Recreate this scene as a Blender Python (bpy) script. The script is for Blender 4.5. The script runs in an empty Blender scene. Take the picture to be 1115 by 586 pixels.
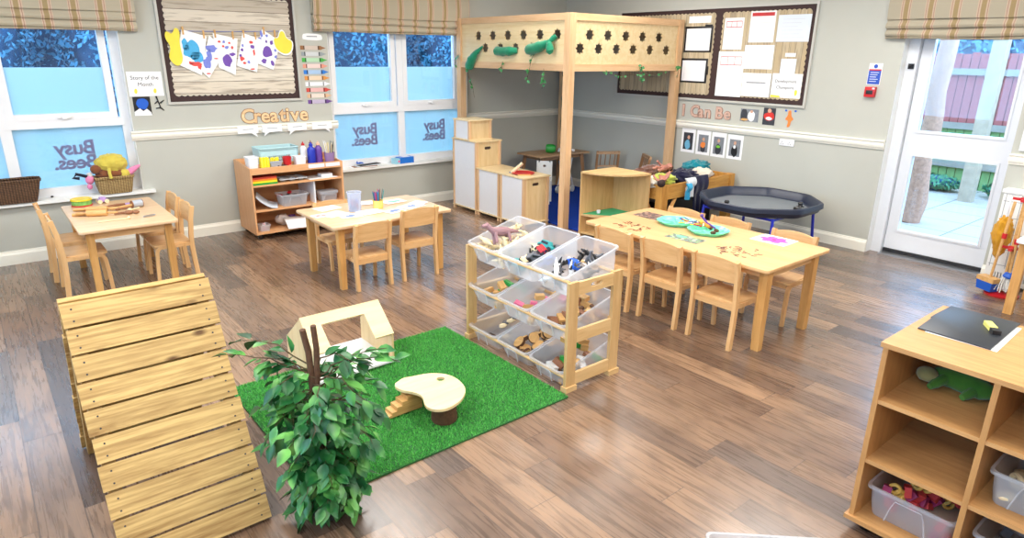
import bpy, bmesh, math, random
from math import sin, cos, pi, radians
from mathutils import Vector, Matrix, noise
from mathutils.geometry import tessellate_polygon
scene = bpy.context.scene
COL = scene.collection
random.seed(7)

# ------------------------------------------------------------------ camera
cam_d = bpy.data.cameras.new('camera')
cam = bpy.data.objects.new('camera', cam_d)
COL.objects.link(cam)
scene.camera = cam
cam_d.sensor_width = 36.0
cam_d.lens = 710.9 / 1115.0 * 36.0
cam_d.clip_start = 0.05
RT = Vector((0.77605847, -0.63053254, 0.0127261))
UP = Vector((0.18803806, 0.25060388, 0.94965224))
FW = Vector((0.60197586, 0.73459268, -0.31304738))
m = Matrix((RT, UP, -FW)).transposed().to_4x4()
m.translation = Vector((-6.4213, -6.7734, 1.7572))
cam.matrix_world = m

# ------------------------------------------------------------------ daylight, ceiling lights, exposure
SKY = (0.33, 0.64, 1.0)
SKY_STRENGTH = 6.0
CEIL_POWER = 40.0
scene.view_settings.view_transform = 'Standard'
scene.view_settings.look = 'None'
scene.view_settings.exposure = 0.47
scene.view_settings.gamma = 1.0
scene.view_settings.use_curve_mapping = False
world = bpy.data.worlds.new('sky'); scene.world = world
world.use_nodes = True
wn = world.node_tree.nodes; wl = world.node_tree.links
bg = wn.get('Background') or wn.new('ShaderNodeBackground')
tc = wn.new('ShaderNodeTexCoord'); sep = wn.new('ShaderNodeSeparateXYZ'); cr = wn.new('ShaderNodeValToRGB')
wl.new(tc.outputs['Generated'], sep.inputs[0]); wl.new(sep.outputs['Z'], cr.inputs[0])
cr.color_ramp.elements[0].color = (0.42, 0.68, 1.0, 1); cr.color_ramp.elements[1].color = (*SKY, 1)
wl.new(cr.outputs[0], bg.inputs[0]); bg.inputs[1].default_value = SKY_STRENGTH
wo = wn.get('World Output') or wn.new('ShaderNodeOutputWorld')
wl.new(bg.outputs[0], wo.inputs['Surface'])

def area(name, loc, sx, sy, power, color, rot=(0, 0, 0), portal=False):
    d = bpy.data.lights.new(name, 'AREA'); d.shape = 'RECTANGLE'; d.size = sx; d.size_y = sy
    d.energy = power; d.color = color
    if portal: d.cycles.is_portal = True
    o = bpy.data.objects.new(name, d); COL.objects.link(o); o.location = loc; o.rotation_euler = rot
    return o
CEIL_SPOTS = [(x, y) for x in (-6.9, -4.2, -1.6) for y in (-7.2, -4.6, -2.0)]
for (x, y) in CEIL_SPOTS:
    area('ceiling_lamp', (x, y, 2.735), 1.15, 1.15, CEIL_POWER, (1.0, 0.975, 0.93))
area('window_portal', (-6.2, 0.26, 1.45), 1.9, 1.9, 1, (1, 1, 1), (radians(-90), 0, 0), True)
area('window_portal', (-2.5, 0.26, 1.45), 1.9, 1.9, 1, (1, 1, 1), (radians(-90), 0, 0), True)
area('window_portal', (-8.45, -6.4, 1.45), 2.0, 2.6, 1, (1, 1, 1), (0, radians(-90), 0), True)  # sky portal for the first added left-wall window
area('window_portal', (-8.45, -2.7, 1.45), 2.0, 2.8, 1, (1, 1, 1), (0, radians(-90), 0), True)  # sky portal for the second added left-wall window
area('door_portal', (0.3, -4.75, 1.1), 2.2, 1.0, 1, (1, 1, 1), (0, radians(90), 0), True)

# ------------------------------------------------------------------ mesh helper
def rnd(a, b): return random.uniform(a, b)
class MB:
    def __init__(s): s.bm = bmesh.new(); s.ang = 35
    def _bev(s, verts, w, seg=2, ang=0.5):
        es = set()
        for v in verts:
            for e in v.link_edges:
                if len(e.link_faces) == 2 and e.calc_face_angle(0) > ang: es.add(e)
        if es and w > 0:
            bmesh.ops.bevel(s.bm, geom=list(es), offset=w, segments=seg, profile=0.6, affect='EDGES', clamp_overlap=True)
    def box(s, a, b, bev=0.0, M=None, taper=None):
        x0, y0, z0 = a; x1, y1, z1 = b
        if x0 > x1: x0, x1 = x1, x0
        if y0 > y1: y0, y1 = y1, y0
        if z0 > z1: z0, z1 = z1, z0
        cs = [(x0, y0, z0), (x1, y0, z0), (x1, y1, z0), (x0, y1, z0), (x0, y0, z1), (x1, y0, z1), (x1, y1, z1), (x0, y1, z1)]
        if taper:
            mx, my = (x0 + x1) / 2, (y0 + y1) / 2
            cs = [((mx + (x - mx) * taper, my + (y - my) * taper, z) if i < 4 else (x, y, z)) for i, (x, y, z) in enumerate(cs)]
        vs = [s.bm.verts.new((M @ Vector(c)) if M else c) for c in cs]
        for f in ((3, 2, 1, 0), (4, 5, 6, 7), (0, 1, 5, 4), (1, 2, 6, 5), (2, 3, 7, 6), (3, 0, 4, 7)):
            s.bm.faces.new([vs[i] for i in f])
        s._bev(vs, bev); return s
    def plate(s, outer, z0, z1, holes=(), M=None, bev=0.0):
        """flat plate: 2-D outline with holes, extruded z0..z1, placed by M"""
        loops = [list(outer)] + [list(h) for h in holes]
        pts = [p for l in loops for p in l]
        T = (lambda p, z: (M @ Vector((p[0], p[1], z))) if M else Vector((p[0], p[1], z)))
        lo = [s.bm.verts.new(T(p, z0)) for p in pts]; hi = [s.bm.verts.new(T(p, z1)) for p in pts]
        fs = []
        if not holes:
            fs.append(s.bm.faces.new(hi)); fs.append(s.bm.faces.new(lo[::-1]))
        else:
            for t in tessellate_polygon([[Vector((p[0], p[1], 0)) for p in l] for l in loops]):
                try: fs.append(s.bm.faces.new([hi[i] for i in t])); fs.append(s.bm.faces.new([lo[i] for i in t[::-1]]))
                except ValueError: pass
        o = 0
        for l in loops:
            n = len(l)
            for i in range(n):
                a, b = o + i, o + (i + 1) % n
                fs.append(s.bm.faces.new([lo[a], lo[b], hi[b], hi[a]]))
            o += n
        bmesh.ops.recalc_face_normals(s.bm, faces=fs)
        if bev and not holes: s._bev(lo + hi, bev, 2, 1.0)
        return s
    def cone(s, p0, p1, r0, r1=None, n=16, cap=True):
        if r1 is None: r1 = r0
        p0 = Vector(p0); p1 = Vector(p1); d = (p1 - p0); q = d.to_track_quat('Z', 'Y')
        A = []; B = []
        for i in range(n):
            a = 2 * pi * i / n; v = Vector((cos(a), sin(a), 0))
            A.append(s.bm.verts.new(p0 + q @ (v * r0))); B.append(s.bm.verts.new(p1 + q @ (v * r1)))
        for i in range(n):
            j = (i + 1) % n; s.bm.faces.new([A[i], A[j], B[j], B[i]])
        if cap:
            s.bm.faces.new(A[::-1]); s.bm.faces.new(B)
        return s
    def tube(s, pts, r, n=8, closed=False, rs=None):
        pts = [Vector(p) for p in pts]; rings = []
        N = len(pts); prev = None
        for i, p in enumerate(pts):
            t = (pts[(i + 1) % N] - pts[i - 1]) if closed else (pts[min(i + 1, N - 1)] - pts[max(i - 1, 0)])
            t.normalize()
            u = prev if prev else (Vector((0, 0, 1)) if abs(t.z) < .9 else Vector((1, 0, 0)))
            u = (u - t * u.dot(t)).normalized(); w = t.cross(u); prev = u
            rr = rs[i] if rs else r
            rings.append([s.bm.verts.new(p + (u * cos(2 * pi * k / n) + w * sin(2 * pi * k / n)) * rr) for k in range(n)])
        R = range(N if closed else N - 1)
        for i in R:
            a, b = rings[i], rings[(i + 1) % N]
            for k in range(n):
                l = (k + 1) % n; s.bm.faces.new([a[k], a[l], b[l], b[k]])
        if not closed:
            s.bm.faces.new(rings[0][::-1]); s.bm.faces.new(rings[-1])
        return s
    def lathe(s, prof, n=24, c=(0, 0, 0), M=None, ph=0.0):
        rings = []
        T = (lambda v: (M @ v) if M else v)
        for r, z in prof:
            if r < 1e-6: rings.append([s.bm.verts.new(T(Vector((c[0], c[1], c[2] + z))))])
            else: rings.append([s.bm.verts.new(T(Vector((c[0] + r * cos(ph + 2 * pi * k / n), c[1] + r * sin(ph + 2 * pi * k / n), c[2] + z)))) for k in range(n)])
        for a, b in zip(rings, rings[1:]):
            if len(a) == 1 and len(b) == 1: continue
            for k in range(n):
                l = (k + 1) % n
                if len(a) == 1: s.bm.faces.new([a[0], b[l], b[k]])
                elif len(b) == 1: s.bm.faces.new([a[k], a[l], b[0]])
                else: s.bm.faces.new([a[k], a[l], b[l], b[k]])
        return s
    def ball(s, c, r, n=12, M=None, wob=0.0, fr=6.0, seed=0.0):
        if not hasattr(r, '__len__'): r = (r, r, r)
        m_ = max(6, n // 2 + 2); rings = []
        for i in range(m_ + 1):
            t = pi * i / m_; k_ = 1 if i in (0, m_) else n
            ring = []
            for k in range(k_):
                d = Vector((sin(t) * cos(2 * pi * k / n), sin(t) * sin(2 * pi * k / n), cos(t)))
                w = 1 + (wob * noise.noise(d * fr + Vector((seed, seed * 2, seed * 3))) if wob else 0)
                v = Vector((c[0] + d.x * r[0] * w, c[1] + d.y * r[1] * w, c[2] + d.z * r[2] * w))
                ring.append(s.bm.verts.new((M @ v) if M else v))
            rings.append(ring)
        for a, b in zip(rings, rings[1:]):
            for k in range(n):
                l = (k + 1) % n
                if len(a) == 1: s.bm.faces.new([a[0], b[k], b[l]])
                elif len(b) == 1: s.bm.faces.new([a[k], b[0], a[l]])
                else: s.bm.faces.new([a[k], b[k], b[l], a[l]])
        return s
    def sweep(s, pts, w, h, axis='y'):
        """rectangular bar swept along a path in the x-z plane; w along y, h across"""
        pts = [Vector(p) for p in pts]; rings = []; N = len(pts)
        for i, p in enumerate(pts):
            t = (pts[min(i + 1, N - 1)] - pts[max(i - 1, 0)]).normalized()
            y = Vector((0, 1, 0)); u = t.cross(y).normalized()
            rings.append([s.bm.verts.new(p + y * a * w / 2 + u * b * h / 2) for a, b in ((-1, -1), (1, -1), (1, 1), (-1, 1))])
        for a, b in zip(rings, rings[1:]):
            for k in range(4):
                l = (k + 1) % 4; s.bm.faces.new([a[k], a[l], b[l], b[k]])
        s.bm.faces.new(rings[0][::-1]); s.bm.faces.new(rings[-1])
        return s
    def quad(s, vs):
        s.bm.faces.new([s.bm.verts.new(v) for v in vs]); return s
    def grid(s, fn, nu, nv, thick=0.0):
        V = [[s.bm.verts.new(fn(i / nu, j / nv)) for j in range(nv + 1)] for i in range(nu + 1)]
        for i in range(nu):
            for j in range(nv): s.bm.faces.new([V[i][j], V[i + 1][j], V[i + 1][j + 1], V[i][j + 1]])
        return s
    def xf(s, M): bmesh.ops.transform(s.bm, matrix=M, verts=s.bm.verts); return s
    def mesh(s, name, smooth=True):
        bmesh.ops.recalc_face_normals(s.bm, faces=s.bm.faces)
        me = bpy.data.meshes.new(name); s.bm.to_mesh(me); s.bm.free()
        if smooth and len(me.polygons):
            me.polygons.foreach_set('use_smooth', [True] * len(me.polygons))
            me.set_sharp_from_angle(angle=radians(s.ang))
        return me
def obj(name, mb, mt, parent=None, label=None, smooth=True, kind=None):
    me = mb if isinstance(mb, bpy.types.Mesh) else mb.mesh(name, smooth)
    me.name = name
    me.materials.clear(); me.materials.append(mt)
    o = bpy.data.objects.new(name, me); COL.objects.link(o)
    if parent: o.parent = parent
    if label: o['label'] = label
    if kind: o['kind'] = kind
    return o
def tag(o, label, cat, group=None):
    o['label'] = label; o['category'] = cat
    if group: o['group'] = group
    return o
def thing(name, label, cat, loc=(0, 0, 0), rz=0.0, group=None, rot=None):
    o = bpy.data.objects.new(name, None); COL.objects.link(o); o.empty_display_size = .05
    o.location = loc; o.rotation_euler = rot if rot else (0, 0, rz)
    return tag(o, label, cat, group)
def single(name, mb, mt, label, cat, group=None, loc=None, rot=None, smooth=True):
    o = obj(name, mb, mt, smooth=smooth); tag(o, label, cat, group)
    if loc: o.location = loc
    if rot: o.rotation_euler = rot
    return o
def struct(name, mb, mt, parent=None, smooth=True):
    o = obj(name, mb, mt, parent, smooth=smooth)
    if not parent: o['kind'] = 'structure'
    return o
def dup(root, loc, rz=None, label=None, group=None, rot=None):
    r = root.copy(); COL.objects.link(r); r.location = loc
    if rz is not None: r.rotation_euler = (0, 0, rz)
    if rot is not None: r.rotation_euler = rot
    if label: r['label'] = label
    if group: r['group'] = group
    for ch in list(root.children):
        c = ch.copy(); COL.objects.link(c); c.parent = r
        for g in list(ch.children):
            d = g.copy(); COL.objects.link(d); d.parent = c
    return r
def text_mesh(s, size, ext=0.001, M=None, bold=0.0, align='CENTER', space=1.0):
    cu = bpy.data.curves.new('txt', 'FONT'); cu.body = s; cu.size = size; cu.extrude = ext; cu.offset = bold
    cu.align_x = align; cu.align_y = 'CENTER'; cu.space_character = space; cu.resolution_u = 3
    o = bpy.data.objects.new('txt', cu); COL.objects.link(o)
    dg = bpy.context.evaluated_depsgraph_get()
    me = bpy.data.meshes.new_from_object(o.evaluated_get(dg))
    bpy.data.objects.remove(o); bpy.data.curves.remove(cu)
    if M: me.transform(M)
    return me
def T(x, y, z): return Matrix.Translation((x, y, z))
def RX(a): return Matrix.Rotation(a, 4, 'X')
def RY(a): return Matrix.Rotation(a, 4, 'Y')
def RZ(a): return Matrix.Rotation(a, 4, 'Z')
def SC(x, y, z): return Matrix.Diagonal((x, y, z, 1))
MA = RX(pi / 2)                              # local (u, v, out) -> wall A: u along +x, v up, out towards -y
MBW = Matrix(((0, 0, -1, 0), (-1, 0, 0, 0), (0, 1, 0, 0), (0, 0, 0, 1)))   # wall B: u along -y, v up, out towards -x
def arc(cx, cy, r, a0, a1, n): return [(cx + r * cos(a0 + (a1 - a0) * i / n), cy + r * sin(a0 + (a1 - a0) * i / n)) for i in range(n + 1)]
def rrect(x0, y0, x1, y1, r, n=5):
    return arc(x1 - r, y1 - r, r, 0, pi / 2, n) + arc(x0 + r, y1 - r, r, pi / 2, pi, n) + arc(x0 + r, y0 + r, r, pi, 1.5 * pi, n) + arc(x1 - r, y0 + r, r, 1.5 * pi, 2 * pi, n)

# ------------------------------------------------------------------ materials
def lin(c):
    return tuple((v / 255 / 12.92) if v / 255 <= 0.04045 else ((v / 255 + 0.055) / 1.055) ** 2.4 for v in c)
class NT:
    def __init__(s, name):
        s.m = bpy.data.materials.new(name); s.m.use_nodes = True; s.t = s.m.node_tree
        s.t.nodes.clear(); s.out = s.t.nodes.new('ShaderNodeOutputMaterial')
    def n(s, typ, ins=None, **kw):
        nd = s.t.nodes.new('ShaderNode' + typ)
        for k, v in kw.items(): setattr(nd, k, v)
        if ins:
            for k, v in ins.items():
                if hasattr(v, 'is_linked') or isinstance(v, bpy.types.NodeSocket): s.t.links.new(v, nd.inputs[k])
                else: nd.inputs[k].default_value = v
        return nd
    def math(s, op, a, b=0.0, c=0.0):
        return s.n('Math', {0: a, 1: b, 2: c}, operation=op).outputs[0]
    def ramp(s, fac, els, interp='LINEAR'):
        r = s.n('ValToRGB', {0: fac}); r.color_ramp.interpolation = interp
        e = r.color_ramp.elements
        while len(e) < len(els): e.new(0.5)
        for i, (p, c) in enumerate(els): e[i].position = p; e[i].color = (*c, 1)
        return r.outputs[0]
    def mix(s, f, a, b, blend='MIX'):
        nd = s.n('Mix', data_type='RGBA', blend_type=blend)
        for i, v in ((0, f), (6, a), (7, b)):
            if isinstance(v, bpy.types.NodeSocket): s.t.links.new(v, nd.inputs[i])
            else: nd.inputs[i].default_value = v if i == 0 else (*v, 1)
        return nd.outputs[2]
    def coord(s, scale=(1, 1, 1), loc=(0, 0, 0), which='Object'):
        c = s.n('TexCoord').outputs[which]
        return s.n('Mapping', {0: c, 1: loc, 3: scale}).outputs[0]
    def pri(s, **k):
        mp = dict(color='Base Color', rough='Roughness', metal='Metallic', spec='Specular IOR Level', normal='Normal', trans='Transmission Weight', alpha='Alpha', sub='Subsurface Weight', emit='Emission Color', estr='Emission Strength', coat='Coat Weight', sheen='Sheen Weight')
        ins = {}
        for kk, v in k.items():
            if isinstance(v, tuple) and len(v) == 3: v = (*v, 1)
            ins[mp[kk]] = v
        p = s.n('BsdfPrincipled', ins); s.t.links.new(p.outputs[0], s.out.inputs[0]); return p
    def bump(s, h, strength=0.2, dist=0.002):
        return s.n('Bump', {'Height': h, 'Strength': strength, 'Distance': dist}).outputs[0]
def plain(name, c, rough=0.5, var=0.06, scale=20.0, metal=0.0, spec=0.5, bump=0.0, sheen=0.0):
    t = NT(name); c = lin(c)
    ns = t.n('TexNoise', {'Vector': t.coord(), 'Scale': scale, 'Detail': 3.0})
    col = t.mix(ns.outputs[0], tuple(v * (1 - var) for v in c), tuple(min(1, v * (1 + var)) for v in c))
    k = dict(color=col, rough=rough, metal=metal, spec=spec)
    if sheen: k['sheen'] = sheen
    if bump: k['normal'] = t.bump(ns.outputs[0], bump, 0.004)
    t.pri(**k); return t.m
def wood(name, c, c2, axis='x', rough=0.4, sc=1.0, knots=False, rings=1.0):
    t = NT(name); c, c2 = lin(c), lin(c2)
    s = {'x': (1.2, 14, 14), 'y': (14, 1.2, 14), 'z': (14, 14, 1.2)}[axis]
    s = tuple(v * sc for v in s)
    v = t.coord(s)
    rn = t.n('ObjectInfo').outputs['Random']
    off = t.n('CombineXYZ', {0: t.math('MULTIPLY', rn, 37.0), 1: t.math('MULTIPLY', rn, 91.0), 2: 0.0}).outputs[0]
    v = t.n('VectorMath', {0: v, 1: off}, operation='ADD').outputs[0]
    n1 = t.n('TexNoise', {'Vector': v, 'Scale': 1.6, 'Detail': 6.0, 'Roughness': 0.6, 'Distortion': 0.4 * rings}).outputs[0]
    n2 = t.n('TexNoise', {'Vector': v, 'Scale': 9.0, 'Detail': 4.0}).outputs[0]
    f = t.math('ADD', t.math('MULTIPLY', n1, 0.75), t.math('MULTIPLY', n2, 0.3))
    col = t.ramp(f, [(0.33, c2), (0.62, c)])
    hs = t.n('HueSaturation', {'Color': col, 'Value': t.math('ADD', 0.94, t.math('MULTIPLY', rn, 0.12))}).outputs[0]
    if knots:
        kv = t.coord({'x': (5.2, 11, 11), 'y': (11, 5.2, 11)}[axis])
        kv = t.n('VectorMath', {0: kv, 1: off}, operation='ADD').outputs[0]
        vo = t.n('TexVoronoi', {'Vector': kv, 'Scale': 0.7}).outputs['Distance']
        kf = t.ramp(vo, [(0.055, (1, 1, 1)), (0.13, (0, 0, 0))])
        hs = t.mix(kf, hs, lin((84, 52, 26)))
        st = t.n('TexWave', {'Vector': v, 'Scale': 0.9, 'Distortion': 6.0, 'Detail': 2.0}, wave_type='BANDS', bands_direction={'x': 'Y', 'y': 'X'}[axis]).outputs[0]
        hs = t.mix(t.math('MULTIPLY', t.ramp(st, [(0.0, (1, 1, 1)), (0.35, (0, 0, 0))]), 0.35), hs, c2)
    t.pri(color=hs, rough=rough, spec=0.4, normal=t.bump(n2, 0.08, 0.002)); return t.m
def cloth(name, c, c2=None, rough=0.9):
    t = NT(name); c = lin(c); c2 = lin(c2) if c2 else tuple(v * 0.75 for v in c)
    n1 = t.n('TexNoise', {'Vector': t.coord(), 'Scale': 12.0, 'Detail': 4.0}).outputs[0]
    n2 = t.n('TexNoise', {'Vector': t.coord(), 'Scale': 260.0, 'Detail': 2.0}).outputs[0]
    t.pri(color=t.mix(n1, c2, c), rough=rough, spec=0.1, sheen=0.3, normal=t.bump(n2, 0.5, 0.002)); return t.m
def clear(name, c, alpha=0.45, rough=0.25):
    """thin translucent plastic"""
    t = NT(name)
    p = t.n('BsdfPrincipled', {'Base Color': (*lin(c), 1), 'Roughness': rough, 'Specular IOR Level': 0.6})
    tl = t.n('BsdfTranslucent', {0: (*lin(c), 1)})
    mx = t.n('MixShader', {0: 0.4, 1: p.outputs[0], 2: tl.outputs[0]})
    tr = t.n('BsdfTransparent', {0: (1, 1, 1, 1)})
    m2 = t.n('MixShader', {0: alpha, 1: tr.outputs[0], 2: mx.outputs[0]})
    t.t.links.new(m2.outputs[0], t.out.inputs[0]); return t.m
def glass():
    t = NT('window_glass')
    fr = t.n('Fresnel', {0: 1.45}); gl = t.n('BsdfGlossy', {0: (1, 1, 1, 1), 1: 0.02}); tr = t.n('BsdfTransparent', {0: (.96, .98, 1, 1)})
    mx = t.n('MixShader', {0: t.math('MULTIPLY', fr.outputs[0], 0.8), 1: tr.outputs[0], 2: gl.outputs[0]})
    t.t.links.new(mx.outputs[0], t.out.inputs[0]); return t.m
def film(name, c, thin=0.0):
    t = NT(name)
    tl = t.n('BsdfTranslucent', {0: (*lin(c), 1)}); df = t.n('BsdfDiffuse', {0: (*lin(c), 1)})
    mx = t.n('MixShader', {0: 0.3, 1: tl.outputs[0], 2: df.outputs[0]})
    tr = t.n('BsdfTransparent', {0: (1, 1, 1, 1)})
    m2 = t.n('MixShader', {0: 1 - thin, 1: tr.outputs[0], 2: mx.outputs[0]})
    t.t.links.new(m2.outputs[0], t.out.inputs[0]); return t.m

BE = ((226, 182, 128), (206, 156, 100))
beech_x = wood('beech_x', *BE, 'x'); beech_y = wood('beech_y', *BE, 'y'); beech_z = wood('beech_z', *BE, 'z')
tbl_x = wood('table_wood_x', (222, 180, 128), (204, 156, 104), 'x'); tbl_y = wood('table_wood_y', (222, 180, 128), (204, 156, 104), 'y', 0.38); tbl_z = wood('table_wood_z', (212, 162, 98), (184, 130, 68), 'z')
ptop = wood('pale_table_wood', (228, 192, 152), (212, 170, 126), 'x', 0.32)
birch_x = wood('birch_x', (238, 214, 168), (224, 194, 142), 'x', 0.45); birch_y = wood('birch_y', (238, 214, 168), (224, 194, 142), 'y', 0.45); birch_z = wood('birch_z', (232, 204, 156), (216, 182, 128), 'z', 0.45)
post_z = wood('loft_post_wood', (228, 188, 144), (210, 166, 120), 'z', 0.5)
orange_x = wood('melamine_beech_x', (224, 170, 122), (212, 154, 104), 'x', 0.4, 2); orange_z = wood('melamine_beech_z', (222, 168, 120), (208, 150, 102), 'z', 0.4, 2)
shelf_y = wood('shelf_wood_y', (208, 158, 102), (188, 136, 82), 'y', 0.42, 2); shelf_x = wood('shelf_wood_x', (202, 150, 94), (182, 130, 76), 'x', 0.42, 2); shelf_z = wood('shelf_wood_z', (196, 144, 88), (176, 124, 72), 'z', 0.42, 2)
pine_x = wood('treated_pine', (208, 174, 112), (140, 104, 56), 'x', 0.6, 0.9, True, 3.0)
pine_d = wood('treated_pine_rail', (188, 150, 92), (146, 106, 58), 'y', 0.65)
amber_x = wood('trough_wood_x', (212, 158, 80), (178, 118, 48), 'x', 0.5); amber_z = wood('trough_wood_z', (206, 152, 76), (172, 112, 46), 'z', 0.5)
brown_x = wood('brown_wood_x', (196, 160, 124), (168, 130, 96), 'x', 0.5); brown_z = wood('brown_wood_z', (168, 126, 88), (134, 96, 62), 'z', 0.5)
toy_wood = wood('toy_wood', (216, 172, 110), (192, 142, 82), 'x', 0.5, 2)
bark = plain('bark', (92, 62, 42), 0.9, 0.5, 60, bump=0.8)
white_pl = plain('white_plastic', (235, 236, 238), 0.35, 0.02)
white_pt = plain('white_paint', (236, 236, 232), 0.45, 0.02)
upvc = plain('white_upvc', (232, 233, 236), 0.3, 0.02)
skirt_m = plain('cream_paint', (238, 235, 222), 0.4, 0.02)
paper = plain('paper', (240, 240, 240), 0.75, 0.02)
paper_b = plain('paper_blue_white', (222, 230, 240), 0.75, 0.02)
grey_ink = plain('grey_ink', (150, 152, 156), 0.8)
dark_ink = plain('dark_ink', (58, 58, 62), 0.8)
black_pl = plain('black_plastic', (22, 22, 26), 0.4)
metal = plain('bright_metal', (190, 192, 196), 0.3, 0.03, metal=0.9)
red_pl = plain('red_plastic', (196, 34, 40), 0.35); blue_pl = plain('blue_plastic', (28, 92, 196), 0.35)
green_pl = plain('green_plastic', (40, 150, 60), 0.35); yellow_pl = plain('yellow_plastic', (240, 220, 40), 0.4)
teal_pl = plain('teal_plastic', (40, 150, 150), 0.4); purple_pl = plain('purple_plastic', (96, 60, 150), 0.4)
pink_pl = plain('pink_plastic', (232, 110, 150), 0.45); orange_pl = plain('orange_plastic', (236, 140, 44), 0.4)
brown_toy = plain('brown_toy', (140, 92, 62), 0.6, 0.2)
tub = clear('clear_tub_plastic', (236, 240, 248), 0.42)
tub2 = clear('cloudy_tub_plastic', (226, 230, 236), 0.55)
gls = glass()
# ================================================================== THE SETTING
def floor_mat():
    t = NT('wood_plank_floor'); W_, L_ = 0.155, 1.0
    sx = t.n('SeparateXYZ', {0: t.n('TexCoord').outputs['Object']})
    x, y = sx.outputs[0], sx.outputs[1]
    u = t.math('DIVIDE', x, W_); row = t.math('FLOOR', u)
    wr = t.n('TexWhiteNoise', {'W': row}, noise_dimensions='1D').outputs[0]
    v = t.math('DIVIDE', t.math('ADD', y, t.math('MULTIPLY', wr, 7.3)), L_); pid = t.math('FLOOR', v)
    idv = t.n('CombineXYZ', {0: row, 1: pid, 2: 0.0}).outputs[0]
    wn_ = t.n('TexWhiteNoise', {'Vector': idv}, noise_dimensions='3D')
    base = t.ramp(wn_.outputs[0], [(0.0, lin((78, 62, 54))), (0.3, lin((120, 94, 76))), (0.7, lin((154, 122, 96))), (1.0, lin((98, 82, 74)))])
    gv = t.n('CombineXYZ', {0: t.math('ADD', t.math('MULTIPLY', x, 62.0), t.math('MULTIPLY', wn_.outputs[0], 50.0)), 1: t.math('ADD', t.math('MULTIPLY', y, 3.6), t.math('MULTIPLY', wn_.outputs[0], 90.0)), 2: t.math('MULTIPLY', wn_.outputs[0], 20.0)}).outputs[0]
    g1 = t.n('TexNoise', {'Vector': gv, 'Scale': 0.9, 'Detail': 8.0, 'Roughness': 0.62, 'Distortion': 0.7}).outputs[0]
    gv2 = t.n('CombineXYZ', {0: t.math('MULTIPLY', x, 9.0), 1: t.math('MULTIPLY', y, 1.5), 2: t.math('MULTIPLY', wn_.outputs[0], 30.0)}).outputs[0]
    wv = t.n('TexWave', {'Vector': gv2, 'Scale': 1.3, 'Distortion': 9.0, 'Detail': 3.0, 'Detail Scale': 0.8}, wave_type='RINGS').outputs[0]
    f = t.ramp(g1, [(0.30, (0.5, 0.5, 0.5)), (0.5, (0.92, 0.92, 0.92)), (0.70, (1.25, 1.22, 1.16))])
    col = t.mix(1.0, base, f, 'MULTIPLY')
    col = t.mix(t.math('MULTIPLY', t.ramp(wv, [(0.0, (1, 1, 1)), (0.3, (0, 0, 0))]), 0.35), col, lin((84, 62, 48)))
    fu = t.math('FRACT', u); fv = t.math('FRACT', v)
    eu = t.math('MINIMUM', fu, t.math('SUBTRACT', 1.0, fu)); ev = t.math('MULTIPLY', t.math('MINIMUM', fv, t.math('SUBTRACT', 1.0, fv)), L_ / W_)
    e = t.math('MINIMUM', eu, ev); seam = t.math('LESS_THAN', e, 0.014)
    col = t.mix(t.math('MULTIPLY', seam, 0.75), col, lin((66, 50, 40)))
    rg = t.math('ADD', 0.20, t.math('MULTIPLY', g1, 0.16))
    h = t.math('SUBTRACT', t.math('MULTIPLY', g1, 0.3), t.math('MULTIPLY', seam, 0.8))
    p_ = t.pri(color=col, rough=rg, spec=0.5, normal=t.bump(h, 0.25, 0.001)); p_.inputs['Coat Weight'].default_value = 0.45; p_.inputs['Coat Roughness'].default_value = 0.22; return t.m
def wall_mat():
    t = NT('wall_paint')
    n1 = t.n('TexNoise', {'Vector': t.coord(), 'Scale': 3.0, 'Detail': 5.0}).outputs[0]
    n2 = t.n('TexNoise', {'Vector': t.coord(), 'Scale': 220.0, 'Detail': 2.0}).outputs[0]
    t.pri(color=t.mix(n1, lin((182, 182, 172)), lin((190, 190, 180))), rough=0.6, spec=0.3, normal=t.bump(n2, 0.12, 0.001)); return t.m
FLOOR, WALL = floor_mat(), wall_mat()
ceil_m = plain('ceiling_paint', (236, 234, 228), 0.8, 0.01)
XL, YB, ZC = -8.3, -8.8, 2.75
mb = MB(); mb.box((XL, YB, -0.06), (0.25, 0.25, 0)); struct('floor', mb, FLOOR)
mb = MB(); mb.box((XL - .2, YB - .2, ZC), (0.25, 0.25, ZC + .1)); struct('ceiling', mb, ceil_m)
# wall A (windows, y = 0)
W1 = (-7.15, -5.29); W2 = (-3.39, -1.62); WZ = (0.52, 2.3)
mb = MB()
for a, b in ((XL - .2, W1[0]), (W1[1], W2[0]), (W2[1], 0.25)): mb.box((a, 0, 0), (b, 0.25, ZC))
for a, b in (W1, W2): mb.box((a, 0, 0), (b, .25, WZ[0])); mb.box((a, 0, WZ[1]), (b, .25, ZC))
struct('wall_back', mb, WALL, smooth=False)
D0, D1, DH = -4.27, -5.22, 2.16
mb = MB(); mb.box((0, 0, 0), (.25, D0, ZC)); mb.box((0, D1, 0), (.25, YB, ZC)); mb.box((0, D0, DH), (.25, D1, ZC))
struct('wall_right', mb, WALL, smooth=False)
ADDED_WIN = [(-7.6, -5.2), (-4.0, -1.4)]  # out-of-view windows, added to let blue sky light in from the left
mb = MB()
for a, b in ((YB, ADDED_WIN[0][0]), (ADDED_WIN[0][1], ADDED_WIN[1][0]), (ADDED_WIN[1][1], 0)): mb.box((XL - .2, a, 0), (XL, b, ZC))
for a, b in ADDED_WIN: mb.box((XL - .2, a, 0), (XL, b, .6)); mb.box((XL - .2, a, 2.35), (XL, b, ZC))
struct('wall_left', mb, WALL, smooth=False)
mb = MB(); mb.box((XL, YB - .2, 0), (.25, YB, ZC)); struct('wall_front', mb, WALL)
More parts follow.
